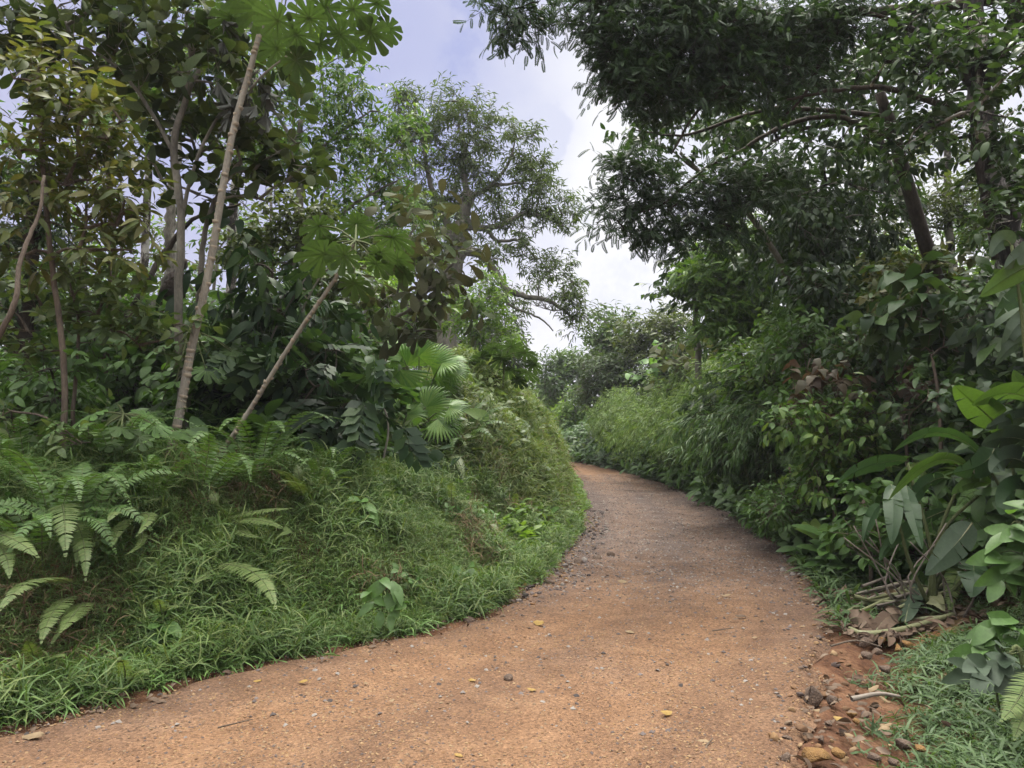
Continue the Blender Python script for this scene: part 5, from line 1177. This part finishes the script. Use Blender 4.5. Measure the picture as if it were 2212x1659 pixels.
# shrub copies on the shaded forest floor
proto = None
for i in range(30):
    x = rng.uniform(-60, 800); D = rng.uniform(9, 22); p = P(x, 900, D)
    if pdist(p[:1], p[1:2], LEs)[0] < 3: continue
    p[2] = tz(p[0], p[1])
    lab = 'leafy understory bush in the shade of the left wood'
    if proto is None:
        proto = thing('understory_bush', lab, 'bush', p, 'understory bushes in the left wood')
        gb, gl = Geo(), Geo()
        W = [(p + [rng.normal(0, .45), rng.normal(0, .45), .5 + 1.1 * rng.random()], np.array([.42, .42, .36])) for _ in range(9)]
        for c, r in W: tube(gb, [p, p * .4 + c * .6 + [0, 0, .15], c], .018, .008, 5, 4)
        crown(gl, gb, W, 'broad', .15, 1.7, .3, 6)
        gb.build('stems', M['bark_dark'], proto, p); gl.build('foliage', M['under'], proto, p)
    else: dup(proto, p, rng.random() * 6.28, .8 + .6 * rng.random())

# ------------------------------------------------------------------ right side
tree('feathery leaved tree whose dark boughs hang over the road from the upper right', 9.2, [(2350, 900, 8.5), (2330, 500, 8.6), (2290, 150, 8.9), (2150, -60, 9)], .24, .12,
     [(1055, 0, 16, 14), (1085, 30, 20, 22), (1112, 50, 22, 22), (1130, 15, 20, 22), (1145, 55, 16, 20), (1085, 68, 14, 8), (1160, 5, 12, 12), (1228, 22, 16, 22), (1220, 48, 8, 10), (1250, 0, 12, 12),
      (1320, 40, 34, 46), (1335, 110, 34, 40), (1370, 60, 40, 44), (1345, 180, 34, 34), (1390, 140, 40, 40), (1320, 175, 24, 20), (1390, 205, 36, 26), (1430, 80, 40, 40), (1440, 160, 40, 40), (1330, 225, 10, 8), (1420, 225, 30, 20), (1480, 40, 44, 40), (1500, 120, 44, 40), (1480, 190, 36, 30), (1540, 60, 44, 40), (1560, 150, 44, 36), (1610, 40, 44, 36), (1620, 110, 44, 36), (1690, 60, 46, 36), (1690, 140, 44, 34), (1770, 30, 46, 30), (1780, 100, 46, 34), (1850, 60, 46, 34), (1315, 5, 24, 24), (1400, 5, 44, 24), (1305, 95, 10, 14), (1640, 180, 40, 30), (1560, 210, 36, 26), (1740, 180, 40, 30)],
     'pinn_fine', .15, 'feather', 'bark_dark', 1.55, droop=.3, k=5, spread=.32, twr=.009, brr=.012,
     limbs=[{'p': [(2200, -10, 9), (2000, 18), (1830, 28), (1700, 40), (1600, 20), (1480, 10), (1300, -30), (1130, -20)], 'r0': .075, 'r1': .015}, {'p': [(1720, 36), (1640, 110), (1560, 190), (1500, 250), (1452, 330)], 'r0': .035, 'r1': .012}, {'p': [(1830, 28), (1780, 120), (1740, 200), (1690, 260)], 'r0': .035, 'r1': .014}, {'p': [(1600, 20), (1500, 95), (1430, 140), (1360, 180)], 'r0': .028, 'r1': .01}])
tree('second feathery bough tree with a long slanting branch reaching left to the sky gap', 10.2, [(2080, 800, 11), (2010, 560, 10.8), (1940, 330, 10.4), (1900, 200, 10.2)], .12, .07,
     [(1320, 470, 26, 18), (1350, 440, 28, 18), (1380, 470, 30, 18), (1345, 500, 24, 14), (1400, 430, 30, 18), (1440, 460, 26, 18), (1470, 500, 28, 18), (1440, 520, 22, 14), (1360, 390, 26, 20), (1345, 360, 22, 20), (1385, 360, 28, 20), (1410, 395, 24, 16), (1520, 440, 34, 22), (1560, 400, 36, 26), (1600, 440, 40, 28), (1500, 480, 26, 18), (1290, 480, 10, 8), (1650, 380, 44, 30), (1580, 490, 40, 24), (1500, 540, 26, 16)],
     'pinn_fine', .16, 'feather', 'bark_dark', 1.6, droop=.3, k=5, spread=.32, twr=.009, brr=.012,
     limbs=[{'p': [(1930, 300), (1800, 250), (1674, 281), (1593, 331), (1520, 366), (1432, 440), (1373, 460)], 'r0': .04, 'r1': .012}, {'p': [(1900, 250), (1674, 234), (1520, 281), (1461, 293), (1373, 281)], 'r0': .035, 'r1': .01}])
tree('sparse tree with single pointed leaves silhouetted at the edge of the sky gap', 11.5, [(1760, 860, 13), (1700, 600, 12.4), (1600, 440, 11.8), (1520, 380, 11.5), (1470, 330, 11.5)], .07, .025,
     [(1350, 285, 26, 16), (1385, 270, 26, 18), (1345, 320, 22, 12), (1390, 310, 28, 18), (1430, 280, 28, 20), (1420, 330, 24, 14), (1370, 345, 18, 10), (1460, 250, 26, 24), (1480, 300, 28, 20), (1450, 225, 24, 20), (1400, 245, 22, 16), (1440, 370, 26, 16), (1480, 350, 26, 16), (1505, 400, 26, 16), (1460, 420, 20, 14), (1500, 230, 30, 24)], 'broad', .125, 'canopy', 'bark_grey', .95, droop=.75, k=7, spread=.34, twr=.007, brr=.008,
     limbs=[{'p': [(1520, 380), (1480, 350), (1440, 320), (1360, 300)], 'r0': .02, 'r1': .008}, {'p': [(1560, 410), (1490, 420), (1440, 380), (1400, 340)], 'r0': .02, 'r1': .008}])
tree('tall tree with black blotched white trunk leaning left at the right edge', 9, [(2240, 860, 9.2), (2205, 640, 9.1), (2180, 520, 9), (2155, 420, 9), (2132, 320, 9), (2116, 220, 9), (2105, 100, 9), (2110, -40, 9)], .205, .105,
     rp(26, 1860, 2240, -30, 330, (44, 66), .75, .8) + rp(6, 2160, 2240, 300, 560, (40, 56), .8, .8), 'broad', .125, 'canopy', 'bark_white', 1.25, droop=.35, k=7,
     limbs=[{'p': [(2105, 250), (2000, 215), (1900, 190), (1790, 195), (1700, 215)], 'r0': .05, 'r1': .015, 'm': 'bark_dark'}, {'p': [(2100, 180), (2040, 120), (1960, 60), (1860, 20)], 'r0': .07, 'r1': .02, 'm': 'bark_dark'}, {'p': [(2110, 290, 8.85), (2118, 380, 8.8), (2135, 470, 8.8), (2150, 560, 8.8)], 'r0': .045, 'r1': .04, 'm': 'bark_dark'}, {'p': [(2125, 330, 8.8), (2122, 430, 8.75), (2140, 520, 8.75)], 'r0': .015, 'r1': .012, 'm': 'bark_dark'}, {'p': [(2130, 150), (2190, 90), (2260, 40)], 'r0': .06, 'r1': .02, 'm': 'bark_dark'}])
tree('broad dark canopied tree filling the upper right behind the feathery boughs', 12.5, [(1990, 800, 13), (2005, 560, 12.9), (1965, 460, 12.7), (1930, 390, 12.5), (1880, 260, 12.5), (1830, 150, 12.5)], .12, .07,
     rp(30, 1560, 1990, 120, 430, (46, 66), .72, 1.0) + rp(8, 1540, 1800, 60, 200, (46, 60), .72, 1.0), 'broad', .15, 'canopy', 'bark_white', .95, droop=.55, k=7, limbs=[{'p': [(1880, 260), (1780, 270), (1680, 300), (1600, 360)], 'r0': .05, 'r1': .02, 'm': 'bark_dark'}])
tree('dark leafy tree between the slanting branch and the light green tree', 13.5, [(1790, 900), (1770, 700), (1750, 560), (1740, 460)], .10, .05,
     rp(18, 1660, 1920, 400, 600, (40, 58), .75, .9) + [(1740, 580, 44, 40)], 'droop', .16, 'canopy', 'bark_grey', 1.5, droop=.6, k=7)
tree('white barked tree with little foliage behind the dark canopy', 15, [(2075, 850), (2062, 620), (2050, 520), (2048, 380), (2040, 240)], .10, .06, rp(14, 1860, 2200, 260, 520, (40, 56), .72, 1.0), 'small', .15, 'olive', 'bark_white', .75)
tree('light green tree with layered fine foliage above the bamboo', 17, [(1600, 830), (1598, 740), (1600, 640)], .09, .04,
     [(1600, 545, 40, 26), (1570, 575, 40, 24), (1630, 575, 40, 24), (1555, 610, 40, 26), (1600, 610, 44, 24), (1645, 610, 36, 26), (1570, 645, 40, 24), (1620, 650, 44, 24), (1590, 680, 44, 24), (1640, 690, 40, 26), (1610, 720, 44, 26), (1655, 740, 36, 26), (1570, 720, 36, 24), (1620, 520, 34, 20), (1650, 540, 34, 22)], 'pinn_fine', .30, 'mid', 'bark_grey', 1.9, droop=.1, k=5, flat=.5)
tree('broad leaved tree at the right side of the sky gap above the far bank', 18, [(1510, 850), (1506, 740), (1500, 640)], .11, .05,
     [(1480, 550, 30, 22), (1510, 535, 30, 20), (1465, 585, 30, 22), (1500, 585, 32, 24), (1535, 570, 30, 24), (1460, 620, 28, 22), (1490, 630, 32, 24), (1525, 620, 30, 24), (1475, 660, 30, 20), (1510, 670, 32, 22), (1455, 600, 18, 14), (1540, 660, 28, 26)], 'round', .21, 'canopy', 'bark_grey', 1.5, droop=.45, k=6)
tree('bright yellow green tree glimpsed through the dark leaves on the right', 22, [(1870, 800), (1868, 680), (1865, 600)], .12, .06, rp(16, 1760, 2080, 540, 720, (40, 56), .72, 1.2), 'small', .21, 'light', 'bark_grey', 1.1)
tree('sunlit tree at the right edge behind the mottled trunk', 16, [(2190, 800), (2195, 600)], .10, .05, rp(12, 2080, 2280, 400, 700, (40, 56), .75, 1.2), 'small', .16, 'mid', 'bark_grey', 1.1)
tree('vine smothered stump rising like a column from the right bank', 12.5, [(1742, 860), (1742, 760), (1738, 660)], .12, .09, [(1735, 620, 30, 26), (1745, 660, 34, 30), (1730, 700, 32, 30), (1752, 740, 34, 30), (1735, 780, 34, 30), (1750, 820, 36, 30)], 'small', .12, 'under', 'bark_dark', 2.2, droop=.7, k=7)
# hillside trees at the end of the road
for lab, D, x, yb, puffs, lm, ls in [
    ('tall vine draped tree standing highest on the far hillside', 33, 1310, 860, [(1310, 700, 20, 16), (1335, 695, 22, 16), (1305, 730, 24, 20), (1340, 730, 26, 20), (1285, 760, 26, 20), (1320, 765, 30, 20), (1360, 765, 28, 20)], 'far', .3),
    ('rounded tree on the hillside left of the tall vine draped tree', 42, 1215, 900, [(1195, 790, 20, 16), (1225, 780, 24, 16), (1255, 790, 24, 18), (1190, 820, 26, 18), (1230, 815, 30, 20), (1180, 845, 22, 16)], 'far', .36),
    ('pale hazy tree at the lowest left of the far hillside', 46, 1165, 900, [(1160, 850, 18, 16), (1185, 860, 22, 16), (1150, 880, 20, 16), (1175, 890, 26, 16), (1205, 880, 24, 16)], 'light', .36),
    ('brownish green tree crowning the middle of the far hillside', 30, 1420, 860, [(1390, 715, 28, 20), (1425, 700, 28, 20), (1455, 700, 26, 20), (1385, 750, 30, 20), (1425, 745, 32, 22), (1465, 740, 30, 22), (1400, 785, 32, 20), (1445, 785, 32, 20)], 'olive', .28),
    ('dark dense tree on the slope above the bend of the road', 31, 1345, 920, [(1280, 800, 30, 20), (1320, 800, 32, 22), (1360, 805, 32, 22), (1270, 840, 30, 22), (1310, 845, 34, 22), (1355, 845, 34, 22), (1290, 880, 32, 20), (1340, 885, 34, 20), (1390, 830, 30, 22)], 'far_dark', .24),
    ('dark tree between the brownish tree and the bamboo', 24, 1440, 900, [(1410, 820, 30, 22), (1450, 815, 32, 22), (1490, 800, 32, 24), (1425, 855, 32, 22), (1470, 850, 34, 22), (1500, 750, 30, 24), (1540, 740, 30, 24), (1530, 790, 32, 24)], 'far_dark', .22),
    ('small bright tree beside the bend of the road', 38, 1230, 960, [(1215, 900, 22, 18), (1245, 890, 24, 18), (1225, 930, 24, 16), (1260, 925, 24, 18), (1205, 945, 18, 14)], 'light', .22),
    ('feathery crowned shrub tree over the bend of the road', 37.5, 1260, 970, [(1245, 860, 26, 16), (1280, 915, 28, 16), (1300, 930, 26, 14), (1190, 915, 16, 14)], 'mid', .2)]:
    tree(lab, D, [(x, yb), (x + 3, yb - 60), (x + 2, puffs[0][1] + 40)], .005 * D, .003 * D, puffs, 'small', ls, lm, 'bark_grey', 2.2, k=7, twr=.03, deep=2.0)
tree('lone brown leaved shrub with large upright leaves above the bamboo', 21, [(1520, 880), (1515, 840)], .03, .02, [(1490, 800, 26, 18), (1520, 790, 28, 18), (1540, 770, 16, 14), (1500, 830, 26, 16), (1540, 815, 22, 16), (1480, 850, 20, 16), (1580, 865, 18, 18)], 'obov', .42, 'brownleaf', 'bark_grey', 1.3, k=5, up=.5, droop=0, cat='shrub')
tree('pale leaved bush beside the brown leaved shrub above the bamboo', 24, [(1450, 900), (1445, 850)], .03, .02, [(1420, 800, 20, 12), (1445, 790, 20, 12), (1430, 830, 20, 12), (1460, 815, 18, 12)], 'heart', .34, 'cec_pale', 'bark_white', 1.2, k=5, droop=.3, cat='shrub')
# shrubs on the right bank
for lab, D, b, puffs, leaf, ls, lm, cov, dr in [
    ('tangled shrub with many small glossy leaves behind the heliconias', 8.2, (1960, 1000), rp(16, 1830, 2110, 700, 960, (40, 56), .75, .4), 'broad', .12, 'canopy', 1.6, .4),
    ('shrub with big dusty scalloped leaves in the upper right thicket', 7.6, (2030, 900), [(1990, 640, 44, 30), (2050, 620, 44, 30), (1960, 690, 40, 30), (2030, 700, 46, 32), (2090, 680, 44, 32), (2000, 750, 44, 30), (2070, 760, 44, 30), (2120, 740, 40, 30)], 'heart', .21, 'canopy', 1.3, .6),
    ('shrub with reddish brown hanging leaves on a level branch', 8.6, (1990, 980), [(1730, 835, 34, 20), (1780, 830, 34, 20), (1830, 828, 34, 20), (1880, 825, 34, 20), (1930, 822, 34, 20), (1760, 870, 30, 18), (1830, 870, 34, 18), (1900, 865, 34, 18), (1960, 840, 30, 18)], 'heart', .13, 'red', 1.3, .8),
    ('mixed green shrub hanging over the right road edge in the middle', 8.8, (1800, 1040), rp(16, 1700, 1900, 880, 1060, (34, 50), .75, .4), 'broad', .11, 'mid', 1.5, .5),
    ('dark shrub low behind the cut stems', 7.4, (1880, 1200), rp(10, 1800, 2000, 1060, 1200, (32, 46), .75, .3), 'broad', .12, 'under', 1.5, .5),
    ('weedy dark bush at the foot of the right bank beside the road', 9.4, (1720, 1130), rp(8, 1660, 1800, 1060, 1140, (30, 42), .7, .3), 'small', .10, 'under', 1.6, .4),
    ('tall shrub with drooping pointed leaves at the left of the thicket', 10.2, (1760, 960), rp(14, 1690, 1860, 700, 880, (36, 52), .8, .4), 'broad', .12, 'under', 1.6, .6),
    ('broad leaved shrub high on the right bank under the slanting branch', 11.5, (1800, 840), rp(14, 1690, 1900, 590, 760, (34, 50), .75, .5), 'broad', .15, 'canopy', 1.6, .5),
    ('light green bush half hidden behind the vine smothered stump', 12.5, (1680, 860), rp(12, 1610, 1760, 720, 850, (30, 44), .75, .5), 'small', .15, 'mid', 1.6, .4),
    ('dense small leaved bush on the bank between the stump and the heliconias', 10.6, (1840, 900), rp(14, 1740, 1960, 740, 880, (32, 46), .75, .4), 'round', .10, 'shrub', 1.5, .5),
    ('dark fern leaved shrub where the bamboo meets the thicket', 12.2, (1640, 980), rp(14, 1580, 1730, 830, 1010, (28, 42), .75, .4), 'pinn_fine', .24, 'canopy', 1.5, .5),
    ('yellowish green vine tangle high on the right bank by the mottled trunk', 10.5, (1990, 800), rp(10, 1880, 2080, 560, 680, (32, 46), .75, .5), 'heart', .12, 'yellowgreen', 1.3, .6),
    ('greyish shrub beneath the mottled trunk', 8.4, (2130, 900), rp(10, 2060, 2230, 620, 760, (32, 46), .8, .4), 'broad', .12, 'canopy', 1.4, .4),
    ('dark tangle of broad leaves at the right edge behind the heliconia', 7.2, (2190, 1100), rp(12, 2040, 2240, 820, 1100, (40, 56), .8, .3), 'heart', .15, 'canopy', 1.4, .5)]:
    tree(lab, D, [(b[0], b[1]), (b[0] - 5, b[1] - 60), (b[0] - 15, b[1] - 120)], .022, .014, puffs, leaf, ls, lm, 'bark_brown', cov, droop=dr, k=6, cat='shrub', brr=.008)

# bamboo: three prototypes copied along the right bank
def bamboo_proto(p, seed, dark=False):
    r = np.random.default_rng(seed)
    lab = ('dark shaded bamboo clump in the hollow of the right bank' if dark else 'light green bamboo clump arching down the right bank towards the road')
    root = thing('bamboo_clump', lab, 'bamboo', p, 'shaded bamboo clumps on the right bank' if dark else 'bamboo clumps arching over the right road edge')
    gc, gl = Geo(), Geo(); Pp, D, U, S = [], [], [], []
    for i in range(26):
        a = math.pi * 1.15 + r.normal(0, .55); L = r.uniform(.8, 1.5); out = np.array([math.cos(a), math.sin(a), 0])
        b = np.array([r.normal(0, .35), r.normal(0, .35), -.05]) + np.asarray(p)
        q = [b, b + out * L * .22 + [0, 0, L * .62], b + out * L * .62 + [0, 0, L * .78], b + out * L * 1.0 + [0, 0, L * r.uniform(.35, .6)]]
        c = tube(gc, q, .008, .002, 4, 7)
        tn = norm(np.gradient(c, axis=0))
        for j in range(5, len(c)):
            for s in range(r.integers(1, 4)):
                sd = norm(r.normal(0, 1, 3) + tn[j] * .8 + [0, 0, .1]); TL = r.uniform(.10, .28)
                gc.add(np.array([c[j], c[j] + [0, 0, .004], c[j] + sd * TL]), [np.array([[0, 1, 2]])])
                for m in range(7):
                    Pp.append(c[j] + sd * TL * (m + 1) / 7); D.append(norm(sd * .7 + tn[j] * .5 + r.normal(0, .35, 3) + [0, 0, -.45])); U.append([r.normal(0, .4), r.normal(0, .4), 1]); S.append(r.uniform(.07, .14))
    place(gl, t_simple(.08, .2, .02), np.array(Pp), np.array(D), np.array(U), np.array(S))
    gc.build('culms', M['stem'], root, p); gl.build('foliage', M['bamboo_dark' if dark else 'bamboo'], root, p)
    return root
bp, bd = [], []
for i in range(60):
    y = rng.uniform(11.5, 29); k = rng.random()
    x = float(xr(y)) + .6 + .4 * (y > 23) + 2.4 * k ** 1.2; p = np.array([x, y, 0.]); p[2] = tz(x, y)
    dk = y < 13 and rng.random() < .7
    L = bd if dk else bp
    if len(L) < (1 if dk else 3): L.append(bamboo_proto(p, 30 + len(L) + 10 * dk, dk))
    else: dup(L[rng.integers(0, len(L))], p, rng.normal(0, .35), rng.uniform(.9, 1.4))

# ------------------------------------------------------------------ sky, sun, camera
SUN_EL, SUN_AZ = R(66), R(12)
HAZE = 0.0007
if HAZE:
    g = Geo(); V = np.array([[x, y, z] for x in (-625, 625) for y in (-620, 660) for z in (-3, 45)], float)
    g.add(V, [np.array([[0, 1, 3, 2], [4, 6, 7, 5], [0, 4, 5, 1], [2, 3, 7, 6], [0, 2, 6, 4], [1, 5, 7, 3]])])
    m, nt, out = mat('pale_air'); pv = nt.nodes.new('ShaderNodeVolumePrincipled'); pv.inputs['Density'].default_value = HAZE
    pv.inputs['Color'].default_value = (.9, .92, 1, 1); nt.links.new(pv.outputs[0], out.inputs['Volume'])
    stuff(g.build('haze', m))
sc = bpy.context.scene
w = bpy.data.worlds.new('World'); sc.world = w; w.use_nodes = True
nt = w.node_tree; nt.nodes.clear()
out = nt.nodes.new('ShaderNodeOutputWorld'); bg = nt.nodes.new('ShaderNodeBackground'); bg.inputs[1].default_value = .1
sky = nt.nodes.new('ShaderNodeTexSky'); sky.sky_type = 'NISHITA'; sky.sun_disc = False; sky.sun_elevation = SUN_EL; sky.sun_rotation = SUN_AZ
tc = nt.nodes.new('ShaderNodeTexCoord'); D = tc.outputs['Generated']
def math_(op, a, b=None, clamp=False):
    n = nt.nodes.new('ShaderNodeMath'); n.operation = op; n.use_clamp = clamp
    for s, v in zip(n.inputs, (a, b)):
        if v is None: continue
        if hasattr(v, 'is_linked'): nt.links.new(v, s)
        else: s.default_value = v
    return n.outputs[0]
def maprange(v, a, b, c, d):
    n = nt.nodes.new('ShaderNodeMapRange'); n.interpolation_type = 'SMOOTHSTEP'
    nt.links.new(v, n.inputs[0])
    for i, x in enumerate((a, b, c, d)): n.inputs[i + 1].default_value = x
    return n.outputs[0]
def dirblob(px, py, inner, outer):
    r = ray(px, py); r = r / np.linalg.norm(r)
    n = nt.nodes.new('ShaderNodeVectorMath'); n.operation = 'DOT_PRODUCT'; nt.links.new(D, n.inputs[0]); n.inputs[1].default_value = tuple(r)
    wob = math_('MULTIPLY_ADD', noise(nt, 6, 4, D), .05); wob.node.inputs[2].default_value = -.025
    return maprange(math_('ADD', n.outputs['Value'], wob), math.cos(outer), math.cos(inner), 0, 1)
n1 = noise(nt, 3.2, 6, D, .6)
cl = maprange(n1, .34, .56, 0, 1)
blue = math_('MULTIPLY', dirblob(820, 170, .02, .30), .8)
blue2 = math_('MULTIPLY', dirblob(1090, 235, .02, .09), .5)
blue3 = math_('MULTIPLY', dirblob(300, 330, .1, .5), .6)
bl = math_('MAXIMUM', math_('MAXIMUM', blue, blue2), blue3)
cover = math_('SUBTRACT', math_('MAXIMUM', cl, .72), bl, True)
white = math_('MAXIMUM', dirblob(1250, 370, .0, .30), math_('MULTIPLY', dirblob(1280, 520, .02, .12), .6))
white = math_('MAXIMUM', white, dirblob(1900, 300, .3, .7))
cc = mixc(nt, white, mixc(nt, noise(nt, 5, 5, D), (3.7, 3.5, 4.7), (5.3, 5.1, 6.3)), (7.2, 7.25, 7.5))
skyc = mixc(nt, 1.0, sky.outputs[0], (1.1, 1.0, 1.0), 'MULTIPLY')
skyc = mixc(nt, .85, skyc, (3.1, 3.4, 5.6))
sz = nt.nodes.new('ShaderNodeSeparateXYZ'); nt.links.new(D, sz.inputs[0])
c = mixc(nt, maprange(sz.outputs[2], .48, .7, 0, 1), mixc(nt, cover, skyc, cc), (9.6, 9.3, 8.9))
over = maprange(sz.outputs[2], .5, .9, .8, 3.9)      # an overcast sky is brighter overhead
vm = nt.nodes.new('ShaderNodeVectorMath'); vm.operation = 'SCALE'; nt.links.new(c, vm.inputs[0]); nt.links.new(over, vm.inputs['Scale'])
nt.links.new(vm.outputs[0], bg.inputs[0]); nt.links.new(bg.outputs[0], out.inputs[0])

ld = bpy.data.lights.new('sun', 'SUN'); ld.energy = 2.4; ld.angle = R(12); ld.color = (1, .95, .87)
so = bpy.data.objects.new('sun', ld); C.objects.link(so)
s = Vector((math.sin(SUN_AZ) * math.cos(SUN_EL), math.cos(SUN_AZ) * math.cos(SUN_EL), math.sin(SUN_EL)))
so.rotation_euler = s.to_track_quat('Z', 'Y').to_euler(); so.location = (0, 0, 30)

cd = bpy.data.cameras.new('camera'); cam = bpy.data.objects.new('camera', cd); C.objects.link(cam)
cd.sensor_width = 36; cd.lens = 36 * F / 2212; cd.clip_end = 3000; cd.clip_start = .05
cam.location = (0, 0, EYE); cam.rotation_euler = (R(90) + PITCH, 0, 0)
sc.camera = cam
sc.view_settings.view_transform = 'Standard'; sc.view_settings.look = 'None'; sc.view_settings.gamma = 1; sc.view_settings.exposure = 0.8
cy = sc.cycles
cy.max_bounces = 5; cy.diffuse_bounces = 3; cy.glossy_bounces = 2; cy.transmission_bounces = 3; cy.transparent_max_bounces = 4
cy.caustics_reflective = False; cy.caustics_refractive = False
tot = sum(len(o.data.polygons) for o in C.objects if o.type == 'MESH'); print('faces', tot, 'objects', len(C.objects))
